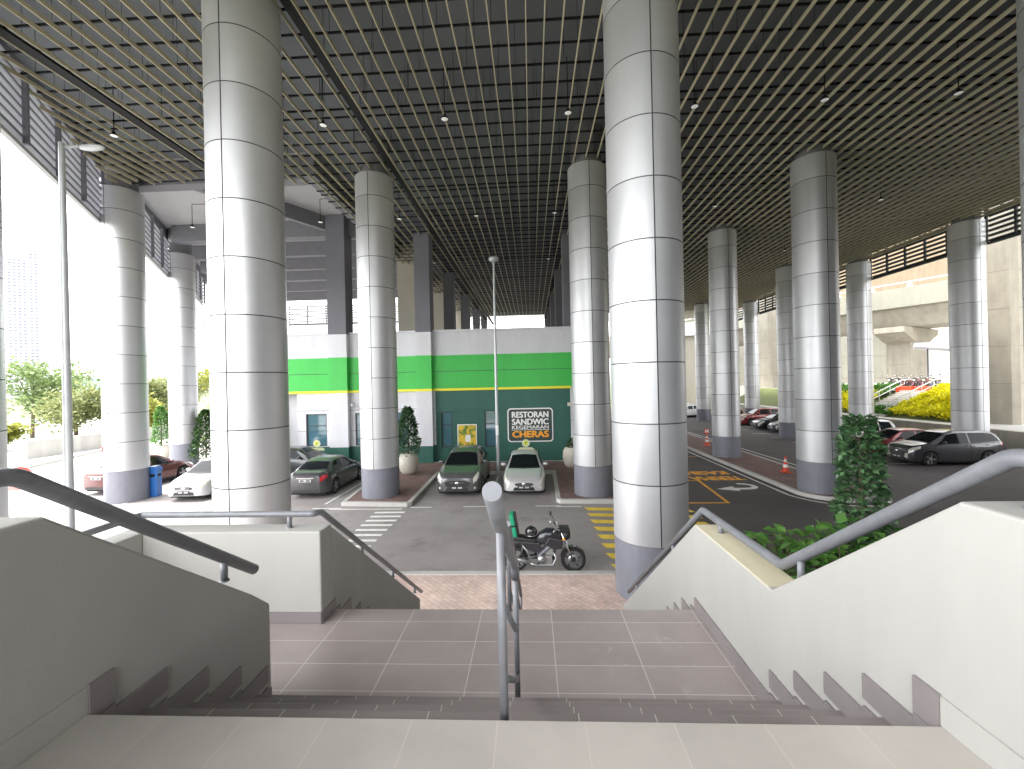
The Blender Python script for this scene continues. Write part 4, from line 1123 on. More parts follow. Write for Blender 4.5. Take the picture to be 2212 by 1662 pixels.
    g0, g1, g2, g3 = K['gl']; w0, w1, w2, w3 = K['win']
    patch('windscreen', [(g0+.06,5.25),(g0-.02,8),(g1+.0,8),(g1-.03,5.55)], .006, glass); o2 = patch('windscreen', [(g0+.06,10.75),(g0-.02,8),(g1+.0,8),(g1-.03,10.45)], .006, glass)
    patch('rear_window', [(g2+.04,5.55),(g2,8),(g3-.04,8),(g3-.12,5.3)], .006, glass); patch('rear_window', [(g2+.04,10.45),(g2,8),(g3-.04,8),(g3-.12,10.7)], .006, glass)
    mid = (w0+w3)/2+.05
    for sd_ in (0,1):
        f = (lambda k: k) if sd_ == 0 else (lambda k: 16-k)
        patch('side_window', [(w0,f(4.10)),(w1,f(4.93)),(mid-.04,f(4.97)),(mid-.04,f(4.08))], .006, glass)
        patch('side_window', [(mid+.04,f(4.08)),(mid+.04,f(4.97)),(w2,f(4.93)),(w3,f(4.12))], .006, glass)
        patch('headlight', [(.005,f(3.15)),(.03,f(4.5)),(.50,f(4.55)),(.42,f(3.7))], .010, 'lampglass', 8, 4)
        patch('tail_light', [(L-.005,f(2.9)),(L-.03,f(4.1)),(L-.32,f(4.05)),(L-.30,f(3.1))], .010, 'tail', 8, 4)
        if detail:
            for vs_ in (w0-.10, mid+.0, w3-.12):
                patch('door_gap', [(vs_-.008,f(.5)),(vs_-.008,f(4.0)),(vs_+.008,f(4.0)),(vs_+.008,f(.5))], .003, 'under', 1, 10)
            patch('bonnet_gap', [(.30,f(4.80)),(.30,f(4.72)),(g0-.02,f(4.72)),(g0-.02,f(4.80))], .004, 'under', 10, 1)
            patch('window_trim', [(w0-.03,f(4.0)),(w0-.03,f(4.07)),(w3+.03,f(4.07)),(w3+.03,f(4.0))], .008, 'trim', 12, 1)
            patch('sill_trim', [(K['wh'][0]+ar_+.03,f(.02)),(K['wh'][0]+ar_+.03,f(1.1)),(K['wh'][1]-ar_-.03,f(1.1)),(K['wh'][1]-ar_-.03,f(.02))], .006, 'trim', 8, 2)
            sx = 1 if sd_ == 0 else -1
            m = MB(); q = S(w0+.28, f(4.15)); m.sphere((q.x+sx*.13, q.y-.02, q.z+.07), (.12,.06,.075), 12, 8); m.tube([(q.x-.01*sx,q.y,q.z+.03),(q.x+sx*.1,q.y-.02,q.z+.05)], .02, 8); obj('mirror', m, paint, t)
            for vv in (mid-.25, mid+.78):
                q = S(vv, f(3.35), .01); m = MB(); m.box(q.x-.012,q.x+.012,q.y-.08,q.y+.08,q.z-.015,q.z+.015); obj('door_handle', m, M['chrome'] if kind == 'mpv' else paint, t)
    # front and rear faces
    zg = K['zb'][0][1]
    yf, yb = -L/2, L/2
    if detail:
        gw = W*.50 if kind != 'suv' else W*.56
        if kind in ('suv','mpv'):
            pl = [(-gw,zg-.02),(-gw*.86,zg-.19),(-gw*.4,zg-.27),(gw*.4,zg-.27),(gw*.86,zg-.19),(gw,zg-.02),(gw*.6,zg+.03),(-gw*.6,zg+.03)]
        else:
            pl = [(-gw*.9,zg+.0),(-gw*.7,zg-.09),(gw*.7,zg-.09),(gw*.9,zg+.0),(gw*.5,zg+.03),(-gw*.5,zg+.03)]
        m = MB(); m.prism(pl, yf-.022, yf+.05, 'y'); gr_ = obj('grille', m, M['trim'], t)
        m = MB()
        for i in range(3 if kind != 'suv' else 1): m.box(-gw*.62,gw*.62,yf-.028,yf-.022,zg-.05-.065*i if kind in ('suv','mpv') else zg-.02-.03*i,zg-.04-.065*i if kind in ('suv','mpv') else zg-.012-.03*i)
        obj('grille_bar', m, M['chrome'], t)
        m = MB(); m.sphere((0,yf-.03,zg-.06 if kind == 'suv' else zg-.02), (.085,.015,.06), 14, 8); obj('emblem', m, M['chrome'], t)
        m = MB(); m.prism([(-W*.52,.27),(-W*.44,.40),(W*.44,.40),(W*.52,.27)], yf-.02, yf+.05, 'y'); obj('lower_intake', m, M['trim'], t)
        for sx in (1,-1):
            if kind == 'mpv':
                m = MB(); m.prism([(sx*W*.47,.40),(sx*W*.68,.36),(sx*W*.68,.60),(sx*W*.55,.62)], yf-.03, yf+.08, 'y'); obj('fog_lamp', m, M['lampglass'], t)
            else:
                q = S(.07, 2.0 if sx > 0 else 14.0, .0); m = MB(); m.sphere((q.x*.9,q.y-.02,.38), (.075,.03,.055), 12, 8); obj('fog_lamp', m, M['lampglass'], t)
        m = MB(); m.box(-.25,.25,yf-.034,yf-.022,.345,.455); fp = obj('number_plate', m, M['plate'], t)
        m = MB(); m.box(-.20,-.04,yf-.037,yf-.034,.37,.43); m.box(.04,.20,yf-.037,yf-.034,.37,.43); obj('plate_marks', m, M['platew'], t)
        zr = K['zb'][-1][1]
        m = MB(); m.box(-.25,.25,yb+.004,yb+.018,zr-.14,zr-.03); obj('number_plate', m, M['platew'] if tail_only else M['plate'], t)
        m = MB(); m.box(-.20,-.05,yb+.018,yb+.021,zr-.115,zr-.055); m.box(.05,.20,yb+.018,yb+.021,zr-.115,zr-.055); obj('plate_marks', m, M['plate'] if tail_only else M['platew'], t)
        m = MB(); m.box(-.36,.36,yb+.004,yb+.02,zr+.0,zr+.03); obj('boot_strip', m, M['chrome'], t)
        m = MB(); m.prism([(-W*.62,.26),(-W*.56,.38),(W*.56,.38),(W*.62,.26)], yb-.05, yb+.012, 'y'); obj('rear_diffuser', m, M['trim'], t)
        m = MB(); m.tube([(0,L*.22,K['zt'][7][1]+.0),(0,L*.25,K['zt'][7][1]+.14)], .008, 6); 
    for wv in K['wh']:
        for sx in (1,-1):
            xx = sx*(W-.10)
            whl = MB(); whl.lathe([(wr-.10,-.10),(wr-.015,-.10),(wr,-.07),(wr,.07),(wr-.015,.10),(wr-.10,.10)], (xx,wv-L/2,wr), 26, 0, 'x'); ty = obj('wheel', whl, M['tyre'], t)
            m = MB(); m.lathe([(wr-.10,.085*sx),(wr-.125,.06*sx),(.001,.05*sx)], (xx,wv-L/2,wr), 22, 0, 'x'); m_r = obj('rim', m, M['rimdark'], ty)
            m = MB()
            for j in range(5):
                a = 2*PI*j/5
                m.beam((xx+.075*sx, wv-L/2, wr), (xx+.08*sx, wv-L/2+(wr-.10)*math.cos(a), wr+(wr-.10)*math.sin(a)), .05, .03, 0, (1,0,0))
            m.lathe([(.05,.075*sx),(.045,.095*sx),(.001,.098*sx)], (xx,wv-L/2,wr), 12, 0, 'x')
            obj('spokes', m, M[rimm], ty)
    return t
GP = 'cars parked in the bays'
make_car('dark bronze silver sport utility car facing the stairs, left of the silver saloon', 'suv', (.11,.11,.115), (-3.07,17.0+2.25,0), 0, .3, group=GP)
make_car('light silver saloon facing the stairs with a round sign behind its roof', 'sedan', (.56,.56,.56), (-.38,16.95+2.2,0), 0, .25, group=GP)
make_car('dark grey saloon showing its red tail lights left of the brick corner', 'sedan', (.045,.045,.05), (-9.3,16.95+2.2,0), PI, .05, tail_only=True, group=GP)
make_car('white hatchback facing the stairs beside the blue bin, half behind the near left column', 'hatch', (.62,.63,.65), (-14.3,16.7+1.95,0), rad(2), .0, group=GP)
p = at(170,1058,z=.3)
make_car('maroon saloon seen from behind the bright column with the bin', 'sedan', (.10,.022,.022), (p.x+.86,p.y+2.25,0), PI-rad(3), .3, tail_only=True, group=GP)
make_car('dark car mostly hidden behind the near left column beside the grey saloon', 'hatch', (.05,.055,.06), (-12.2,21.8,0), PI/2, .4, group=GP)
FX = -PI/2
make_car('grey green people carrier facing left behind the right handrail', 'mpv', (.045,.048,.042), (18.9+2.2,22.9,0), FX, .4, group=GP)
make_car('dark red car parked between the people carrier and the white pickup', 'hatch', (.20,.010,.014), (19.0+2.0,25.6,0), FX, .3, group=GP)
make_car('dark blue car half behind the column among the parked cars', 'sedan', (.035,.035,.06), (20.0+2.2,36.6,0), FX, .4, group=GP)
make_car('black saloon next to the dark blue car, farther from the stairs', 'sedan', (.03,.03,.035), (20.0+2.2,39.3,0), FX, .4, group=GP)
make_car('red sport utility car in the far row beyond the black saloon', 'suv', (.22,.02,.022), (20.4+2.2,43.2,0), FX, .3, detail=True, group=GP)
make_car('white hatchback in the far gap beside the near right column', 'hatch', (.75,.75,.75), (19.2,54.0,0), FX+.3, .0, group=GP)
make_car('silver saloon in the far gap behind the white hatchback', 'sedan', (.55,.55,.56), (20.2,58.0,0), FX+.3, .5, group=GP)
make_car('dark hatchback half behind the second island column', 'hatch', (.04,.04,.045), (22.2,50.5,0), FX, .4, group=GP)
# white pickup
def pickup():
    t = make_car('white pickup truck with an open bed behind the dark red car', 'suv', (.72,.72,.70), (19.3+2.25,28.4,0), FX, .0, group=GP, cat='pickup truck')
    return t
CARS['pickup'] = dict(L=5.2, W=.92, zt=[(0,.80),(.06,.95),(.2,1.02),(1.1,1.12),(1.3,1.16),(2.0,1.70),(2.3,1.77),(3.2,1.76),(3.45,1.66),(3.62,1.14),(3.7,1.10),(5.1,1.10),(5.2,1.02)],
    zb=[(0,.70),(.06,.82),(.3,.92),(1.2,1.06),(2.5,1.09),(5.15,1.07),(5.2,.98)], wt=[(0,.60),(.3,.72),(1.2,.76),(2.0,.63),(3.2,.65),(3.6,.72),(3.7,.80),(5.2,.80)], wh=(.95,4.1), gl=(1.2,2.0,3.42,3.62), win=(1.55,2.1,3.2,3.4))
t = make_car('white pickup truck with an open bed behind the dark red car', 'pickup', (.72,.72,.70), (19.2+2.6,28.5,0), FX, .0, group=GP, cat='pickup truck')
b = MB(); b.box(-.70,.70,1.08,2.5,1.112,1.125); obj('bed_liner', b, M['under'], t)

# ------------------------------------------------------------------ motorcycle
def motorcycle(label, loc, rotz, bodym, group=None, detail=True):
    t = thing('motorcycle', label, 'motorcycle', loc, rotz, group)
    def wheel(x, r_, wd):
        m = MB(); m.lathe([(r_-.075,-wd*.6),(r_-.02,-wd),(r_,-wd*.35),(r_,wd*.35),(r_-.02,wd),(r_-.075,wd*.6)], (x,0,r_), 30, 0, 'y'); ty = obj('wheel', m, M['tyre'], t)
        m = MB(); m.lathe([(r_-.06,-.03),(r_-.085,-.03),(r_-.085,.03),(r_-.06,.03)], (x,0,r_), 26, 0, 'y')
        for j in range(5):
            a = 2*PI*j/5+.3; m.beam((x+.03*math.cos(a),0,r_+.03*math.sin(a)), (x+(r_-.08)*math.cos(a),0,r_+(r_-.08)*math.sin(a)), .03, .022, 0, (0,1,0))
        m.lathe([(.001,-.06),(.045,-.055),(.045,.055),(.001,.06)], (x,0,r_), 12, 0, 'y'); obj('rim', m, M['rimdark'], ty)
        m = MB(); m.lathe([(.07,-.055),(.125,-.055),(.125,-.05),(.07,-.05)], (x,0,r_), 22, 0, 'y'); obj('brake_disc', m, M['rim'], ty)
    wheel(.70,.295,.05); wheel(-.68,.295,.06)
    def arc(x, r_, a0, a1, wd, th=.012):
        m = MB(); n = 12; vv = []
        for i in range(n+1):
            a = rad(a0+(a1-a0)*i/n)
            for (rr, yy) in ((r_,-wd),(r_,wd),(r_+th,wd),(r_+th,-wd)): vv.append((x+rr*math.cos(a), yy, .295+rr*math.sin(a)))
        fs = []
        for i in range(n):
            for k in range(4): fs.append((i*4+k, i*4+(k+1) % 4, (i+1)*4+(k+1) % 4, (i+1)*4+k))
        fs += [(0,1,2,3),(n*4,n*4+1,n*4+2,n*4+3)]; m.add(vv, fs, 0, False); return m
    obj('front_mudguard', arc(.70,.315,35,165,.07), bodym, t); obj('rear_mudguard', arc(-.68,.33,40,150,.07), M['trim'], t)
    for sy in (-.085,.085):
        m = MB(); m.tube([(.70,sy,.295),(.56,sy,.62),(.42,sy,.98)], [.024,.026,.02], 10); obj('fork_leg', m, M['chrome'], t)
        m = MB(); m.tube([(-.68,sy*1.1,.295),(-.42,sy*1.1,.33),(-.12,sy*.9,.36)], .025, 8); obj('swing_arm', m, M['rimdark'], t)
        m = MB(); m.tube([(-.55,sy*1.2,.36),(-.48,sy*1.2,.66)], .026, 10); obj('shock_absorber', m, M['rimdark'], t)
    m = MB(); m.tube([(.42,0,.95),(.30,0,.70),(.22,0,.30),(-.1,0,.22),(-.2,0,.40),(-.15,0,.66),(.38,0,.86)], .026, 8); m.tube([(-.15,0,.66),(-.5,0,.72),(-.85,0,.80)], .022, 8); obj('frame', m, M['black'], t)
    def blob(name, secs, mt):
        """secs: (x, half width, z low, z high)"""
        m = MB(); n = 14; vv = []
        for (x, w_, z0, z1) in secs:
            for j in range(n):
                a = 2*PI*j/n; ca, sa = math.cos(a), math.sin(a)
                e = .75
                vv.append((x, w_*math.copysign(abs(ca)**e, ca), (z0+z1)/2+(z1-z0)/2*math.copysign(abs(sa)**e, sa)))
        fs = [(i*n+j, i*n+(j+1) % n, (i+1)*n+(j+1) % n, (i+1)*n+j) for i in range(len(secs)-1) for j in range(n)]
        m.add(vv, fs, 0, True); m.add(vv[:n], [tuple(range(n))]); m.add(vv[-n:], [tuple(range(n))])
        return obj(name, m, mt, t)
    blob('fuel_tank', [(-.17,.10,.68,.86),(-.08,.14,.66,.96),(.08,.175,.64,1.04),(.25,.17,.66,1.03),(.36,.12,.70,.97),(.42,.07,.76,.92)], bodym)
    for sy in (1,-1):
        m = MB(); m.prism([(.04,.70),(.26,.58),(.44,.60),(.47,.80),(.14,.86)], sy*.15, sy*.185, 'y'); obj('tank_shroud', m, bodym, t, bevel=.01)
        m = MB(); m.prism([(-.44,.58),(-.16,.48),(-.04,.60),(-.10,.72),(-.50,.74)], sy*.11, sy*.14, 'y'); obj('side_panel', m, bodym, t, bevel=.01)
    m = MB()
    for sy in (.135,-.135): m.tube([(.36,sy*.8,.82),(.12,sy,.62),(-.14,sy*.9,.40)], [.03,.035,.028], 10)
    obj('frame_spar', m, M['plinth'], t)
    m = MB()
    for sy in (.12,-.12): m.tube([(-.16,sy,.42),(-.34,sy*1.2,.36),(-.36,sy*1.25,.50),(-.5,sy*1.1,.66)], .013, 8)
    obj('peg_bracket', m, M['rim'], t)
    blob('seat', [(-.84,.07,.80,.90),(-.66,.13,.74,.90),(-.42,.14,.68,.85),(-.22,.12,.66,.82),(-.12,.09,.66,.84)], M['trim'])
    blob('tail_unit', [(-.95,.04,.80,.86),(-.8,.09,.74,.82),(-.45,.12,.64,.74),(-.2,.1,.60,.7)], bodym)
    m = MB(); m.box(-.10,.20,-.14,.14,.22,.42); m.lathe([(.001,-.19),(.09,-.185),(.105,-.15),(.105,-.1)], (-.05,0,.34), 18, 0, 'y'); m.box(.05,.22,-.09,.09,.42,.62)
    for k in range(5): m.box(.03,.25,-.12,.12,.43+k*.035,.44+k*.035)
    obj('engine', m, mat('engine_alloy', (.40,.40,.39), .4, .7, var=.2, scale=12) if 'eng' not in M else M['eng'], t, bevel=.008)
    m = MB(); m.lathe([(.001,-.215),(.07,-.21),(.085,-.19)], (-.05,0,.34), 18, 0, 'y'); obj('clutch_cover', m, M['rim'], t)
    m = MB(); m.tube([(.22,-.08,.5),(.30,-.10,.36),(.22,-.13,.2),(-.15,-.15,.2),(-.35,-.17,.26)], .022, 8); m.tube([(-.33,-.17,.25),(-.45,-.18,.31),(-.88,-.19,.43)], [.03,.052,.055], 14); obj('exhaust', m, M['rim'], t)
    m = MB(); m.sphere((.54,0,.88), (.12,.13,.12), 14, 10); m.prism([(.40,.96),(.64,.98),(.60,1.08),(.38,1.08)], -.11, .11, 'y'); obj('headlamp_unit', m, M['trim'], t)
    m = MB(); m.lathe([(.10,.105),(.06,.122),(.001,.128)], (.54,0,.88), 16, 0, 'x'); obj('headlamp_lens', m, M['lampglass'], t)
    m = MB(); m.tube([(.24,-.38,1.07),(.32,-.22,1.11),(.38,-.08,1.04),(.38,.08,1.04),(.32,.22,1.11),(.24,.38,1.07)], .017, 8); obj('handlebar', m, M['chrome'], t)
    for sy in (-1,1):
        m = MB(); m.tube([(.26,sy*.37,1.03),(.31,sy*.26,1.045)], .02, 10); m.tube([(.33,sy*.3,1.04),(.38,sy*.34,1.02)], .008, 6); obj('grip', m, M['trim'], t)
        m = MB(); m.tube([(.31,sy*.24,1.05),(.21,sy*.30,1.24)], .009, 6); m.sphere((.18,sy*.32,1.29), (.035,.085,.06), 12, 8); obj('mirror', m, M['rim'] if sy < 0 else M['trim'], t)
        m = MB(); m.tube([(-.12,sy*.12,.30),(-.12,sy*.26,.30)], .014, 8); obj('footpeg', m, M['trim'], t)
        m = MB(); m.sphere((.48,sy*.2,.84), (.04,.03,.025), 10, 6); m.tube([(.48,sy*.1,.84),(.48,sy*.19,.84)], .008, 6); obj('indicator', m, M['signo'], t)
    m = MB(); m.tube([(-.1,.10,.24),(-.16,.30,.009)], .012, 8); obj('kickstand', m, M['black'], t)
    m = MB(); m.box(-.99,-.94,-.05,.05,.78,.84); obj('tail_lamp', m, M['tail'], t)
    m = MB(); m.box(-1.0,-.98,-.09,.09,.5,.62); m.tube([(-.93,0,.76),(-.99,0,.6)], .012, 6); obj('number_plate', m, M['plate'], t)
    return t
M['eng'] = mat('engine_alloy', (.40,.40,.39), .4, .7, var=.2, scale=12)
bikebody = mat('bike_black', (.022,.022,.03), .3, .1, coat=.6)
bx, by = .21, 10.26
motorcycle('black naked motorcycle parked along the kerb at the foot of the stairs', (bx,by,0), rad(-2), bikebody)
t = thing('helmet', 'black open face helmet resting on the motorcycle seat', 'helmet', (bx-.29,by-.02,.83), 0)
m = MB(); m.sphere((0,0,.13), (.15,.125,.135), 20, 12); obj('shell', m, mat('helmet_black', (.02,.02,.024), .12, 0, coat=1), t)
m = MB(); m.tube([(.13,-.06,.06),(.0,-.122,.05),(-.12,-.07,.05)], .012, 8); obj('rim_band', m, M['rim'], t)
t = thing('delivery_bag', 'green padded delivery bag standing at the back of the motorcycle', 'bag', (bx-.66,by,.86), 0)
Mx = Matrix.Rotation(rad(-10), 4, 'Y')
m = MB(); m.box(-.06,.05,-.20,.20,.02,.27,0,Mx); m.box(-.06,.05,-.19,.19,.285,.55,0,Mx); obj('bag_body', m, M['green'], t, bevel=.025)
m = MB(); m.box(.052,.085,-.19,.19,.03,.54,0,Mx); obj('back_pad', m, M['trim'], t, bevel=.015)
m = MB(); m.box(-.065,.055,-.205,.205,.268,.286,0,Mx); obj('strap', m, M['trim'], t)

# ------------------------------------------------------------------ traffic cones, bay signs
def cone(label, loc, top=False):
    t = thing('traffic_cone', label, 'traffic cone', loc, 0, 'orange traffic cones on the island')
    m = MB(); m.box(-.19,.19,-.19,.19,0,.04); obj('base', m, M['coneo'], t, bevel=.01)
    def r(z): return .135-.105*(z-.04)/.72
    m = MB(); m.lathe([(r(.04),.04),(r(.76),.76),(.001,.765)], (0,0,0), 18); obj('body', m, M['coneo'], t)
    for a, b_ in ((.24,.38),(.50,.62)):
        m = MB(); m.lathe([(r(a)+.003,a),(r(b_)+.003,b_)], (0,0,0), 18); obj('reflective_band', m, M['signw'], t)
    if top:
        m = MB(); m.box(-.17,.17,-.012,.012,.78,1.12); obj('notice_board', m, M['red'], t, bevel=.01)
        m = MB(); m.box(-.12,-.02,-.016,-.012,.86,1.06); m.box(.02,.12,-.016,-.012,.86,1.06); obj('notice_panel', m, M['signw'], t)
p = at(1697,1020,z=.15); cone('orange and white traffic cone on the brick island near its rounded end', (p.x,p.y,.135))
p = at(1527,962,z=.15); cone('orange traffic cone with a red notice board farther along the island', (p.x,p.y,.135), True)
signg = mat('bay_sign_pale', (.62,.66,.42), .5); signlg = mat('bay_sign_green', (.05,.30,.06), .5)
def bay_sign(label, loc):
    t = thing('bay_sign', label, 'sign', loc, 0, 'round parking bay signs')
    m = MB(); m.tube([(0,0,0),(0,0,.95)], .025, 8); obj('post', m, M['pole'], t)
    m = MB(); m.lathe([(.001,-.02),(.2,-.02),(.2,.02),(.001,.02)], (0,0,1.34), 22, 0, 'y', sm=False); obj('disc', m, signg, t)
    m = MB(); m.lathe([(.001,-.026),(.11,-.025)], (0,0,1.36), 16, 0, 'y', sm=False); obj('logo', m, M['byellow'], t)
    m = MB(); m.prism([(-.07,1.29),(.02,1.33),(.07,1.45),(-.02,1.39)], -.031, -.0265, 'y'); obj('logo_swirl', m, signlg, t)
    m = MB(); m.prism([(-.42,.95),(-.42,1.05),(-.3,1.12),(.3,1.12),(.42,1.05),(.42,.95)], -.015, .015, 'y'); obj('name_board', m, signg, t)
    return t
bay_sign('round pale green sign on a board behind the silver saloon', (-.35,21.9,.13))
bay_sign('round pale green sign on a board behind the dark grey saloon', (-11.9,23.0,.13))
bay_sign('round pale green sign behind the round column on the left brick corner', (-8.75,22.7,.13))
# wheel stops
for lb, x in (('concrete wheel stop behind the dark silver car', -3.07), ('concrete wheel stop behind the silver saloon', -.38)):
    m = MB(); m.prism([(20.95,0),(20.98,.1),(21.1,.1),(21.13,0)], x-.8, x+.8, 'x'); tag(obj('wheel_stop', m, M['kerb']), lb, 'wheel stop')

# ------------------------------------------------------------------ right bank, viaduct and station forecourt
b = MB(); b.box(26.2,26.6,8,62,0,1.35); tag(obj('retaining_wall', b, M['tan']), 'low tan retaining wall behind the parked cars on the right', 'wall')
b = MB(); b.box(26.6,28.0,8,62,0,1.30); struct('planter_ledge', b, M['kerb'])
# bank rising to the forecourt
b = MB(); b.add([(28,29.2,1.28),(32,29.2,3.25),(32,62,3.25),(28,62,1.28)], [(0,1,2,3)]); struct('bank', b, M['ground'])
b = MB(); b.box(32,90,29.2,110,1.2,3.24); b.box(28.001,90,8,29.19,0,1.27); struct('forecourt', b, M['kerb'])
def bed(label, x0, x1, y0, y1, n, ls, mt, hh, seed):
    rnd = random.Random(seed); m = MB()
    for i in range(n):
        x = rnd.uniform(x0,x1); y = rnd.uniform(y0,y1); z = 1.28+(x-28)*.4925
        hump = hh*(.55+.45*mnoise.noise(Vector((x*.9,y*.9,2))))
        d = Vector((rnd.gauss(-.3,.6),rnd.gauss(-.2,.6),rnd.uniform(.0,1)))
        s = ls*rnd.uniform(.6,1.3); m.leaf((x,y,max(z-.1,z+hump*rnd.random()**.4)), d, (rnd.gauss(0,.4),rnd.gauss(0,.4),1), s, s*.65)
    o = obj('shrub_bed', m, M[mt], fix=False); tag(o, label, 'shrubs', kind='stuff'); return o
bed('bright yellow green shrub bed on the bank left of the tan pier', 28.1,32.3,29.6,35.0,7500,.24,'shrubY',.75,1)
bed('yellow green shrub bed beyond the bank steps', 28.1,31,38.9,47,4200,.26,'shrubY',.75,2)
bed('green ground plants at the foot of the bank steps', 28.1,29.0,34.6,38.5,1100,.3,'leafsoft',.45,3)
bed('mixed green hedge along the forecourt edge', 30.6,32.2,38.6,47,2600,.28,'leafsoft',.7,4)
# steps up the bank
b = MB()
for k in range(12):
    b.box(28.0+.334*k, 28.0+.334*(k+1), 35.2, 38.2, .5, 1.32+.162*(k+1))
struct('bank_steps', b, M['kerb'])
for lb, y in (('pale tube handrail on the near side of the bank steps', 35.2), ('pale tube handrail on the far side of the bank steps', 38.2)):
    t = thing('handrail', lb, 'handrail', (28,y,1.3), 0, 'handrails of the bank steps')
    m = MB(); m.tube([(28,y,2.25),(32,y,4.2),(32.8,y,4.2)], .04, 8); m.tube([(28,y,1.85),(32,y,3.8)], .03, 8); obj('top_rail', m, M['steelw'], t, world=True)
    for k in range(5):
        x = 28.2+.9*k; m = MB(); m.tube([(x,y,1.4+(x-28)*.47),(x,y,2.25+(x-28)*.487)], .03, 8); obj('post', m, M['pole'], t, world=True)
# forecourt: parked motorcycles and a red barrier
mb0 = None
mred = mat('bike_maroon', (.16,.02,.05), .3, .1, coat=.6); mblue = mat('bike_navy', (.03,.03,.06), .3, .1, coat=.6)
for i, (px, py, mm, lb) in enumerate(((1928,838,mblue,'dark motorcycle on the forecourt at the left end of the row'), (1963,838,mred,'maroon motorcycle on the forecourt, third in the row from the left'), (2003,838,mred,'maroon motorcycle on the forecourt, fifth in the row from the left'), (1945,838,mred,'maroon motorcycle on the forecourt, second in the row from the left'), (1982,838,mred,'maroon motorcycle on the forecourt, fourth in the row from the left'), (2022,838,mblue,'dark motorcycle on the forecourt nearest the round column'))):
    p = at(px, 0+830, X=36.2) if False else None
    d = ray(px, py); tt = 33.4/d.x
    motorcycle(lb, (33.4, d.y*tt, 3.24), rad(-150), mm, 'motorcycles on the forecourt')
rb = thing('barrier', 'orange red plastic barrier before the forecourt motorcycles', 'barrier', (32.35,37.2,3.0), rad(112))
for k in range(2):
    m = MB(); m.prism([(-1.0+k*1.3-.0,0),(-1.0+k*1.3,.2),(-.94+k*1.3,.62),(.16+k*1.3,.62),(.22+k*1.3,.2),(.22+k*1.3,0)], -.18, .18, 'y'); obj('barrier_block', m, M['coneo'], rb, bevel=.04)
# shelter on the forecourt
sh = thing('shelter', 'flat roofed forecourt shelter with a dark red post behind the right column', 'shelter', (40.4,39.2,3.24), rad(-40))
m = MB(); m.prism([(-5.0,3.9),(-5.0,4.25),(5,4.25),(5,3.3),(-1,3.3)], -2.5, 2.5, 'y'); obj('roof', m, M['bgrey'], sh)
m = MB(); m.box(-1.9,-.6,-.5,.6,0,3.28); obj('post', m, M['bgrey'], sh)
m = MB(); m.box(-1.95,-.55,-.55,.65,0,1.3); obj('post_base', m, mat('maroon_panel', (.18,.03,.03), .5), sh)
m = MB(); m.box(-1.8,-.8,-.56,-.52,1.7,2.7); obj('display', m, M['black'], sh)
m = MB(); m.box(-4.1,-3.98,-.1,.1,0,3.88); obj('downpipe', m, M['frame'], sh)
# viaduct girder (its direction turns to the right of the deck)
pa = at(1882, 632.5, f=50); pb = at(2050, 602.8, f=44.2)
dv = Vector((pb.x-pa.x, pb.y-pa.y, 0)).normalized()
sv = Vector((dv.y, -dv.x, 0))
if sv.dot(Vector((1,.5,0))) < 0: sv = -sv
org = Vector((pa.x, pa.y, 0))
ang = math.atan2(dv.y, dv.x)
vd = thing('viaduct', 'pale concrete viaduct girder with parapet crossing behind the right columns', 'bridge', org, ang)
loc_s = 1 if (Matrix.Rotation(-ang,3,'Z') @ sv).y > 0 else -1
def vy(a, b_): return (min(a*loc_s,b_*loc_s), max(a*loc_s,b_*loc_s))
ztop = pa.z
m = MB(); y0,y1 = vy(0,.35); m.box(-60,45,y0,y1,ztop-2.15,ztop); obj('parapet', m, M['tan2'], vd)
m = MB(); y0,y1 = vy(.36,9.6); m.box(-60,45,y0,y1,ztop-2.1,ztop-1.5); obj('deck', m, M['tan2'], vd)
m = MB()
pl = [(.5*loc_s,ztop-2.11),(1.7*loc_s,ztop-4.25),(7.5*loc_s,ztop-4.25),(9.2*loc_s,ztop-2.11)]
m.prism(pl, -60, 45, 'x'); obj('box_girder', m, M['tan'], vd)
m = MB(); m.tube([(-60,.15*loc_s,ztop+.55),(45,.15*loc_s,ztop+.55)], .06, 8); obj('rail', m, M['steelw'], vd)
for k in range(-12, 12):
    m = MB(); m.prism([(k*3.4-.2,ztop+.001),(k*3.4+.35,ztop+.001),(k*3.4+.05,ztop+.6),(k*3.4-.1,ztop+.6)], .05*loc_s, .25*loc_s, 'y'); obj('rail_bracket', m, M['steelw'], vd)
for k in (-2,1,-5):
    m = MB(); m.prism([(-.6*loc_s*0+.02*loc_s,ztop-2.2),(-.02*loc_s,ztop-1.0),(-.6*loc_s,ztop-1.3)], k*9.0, k*9.0+.6, 'x'); obj('corbel', m, M['tan'], vd)
y0,y1 = vy(9.3,9.6)
m = MB(); m.box(-60,45,y0,y1,ztop-2.15,ztop-.2); obj('far_parapet', m, M['tan2'], vd)
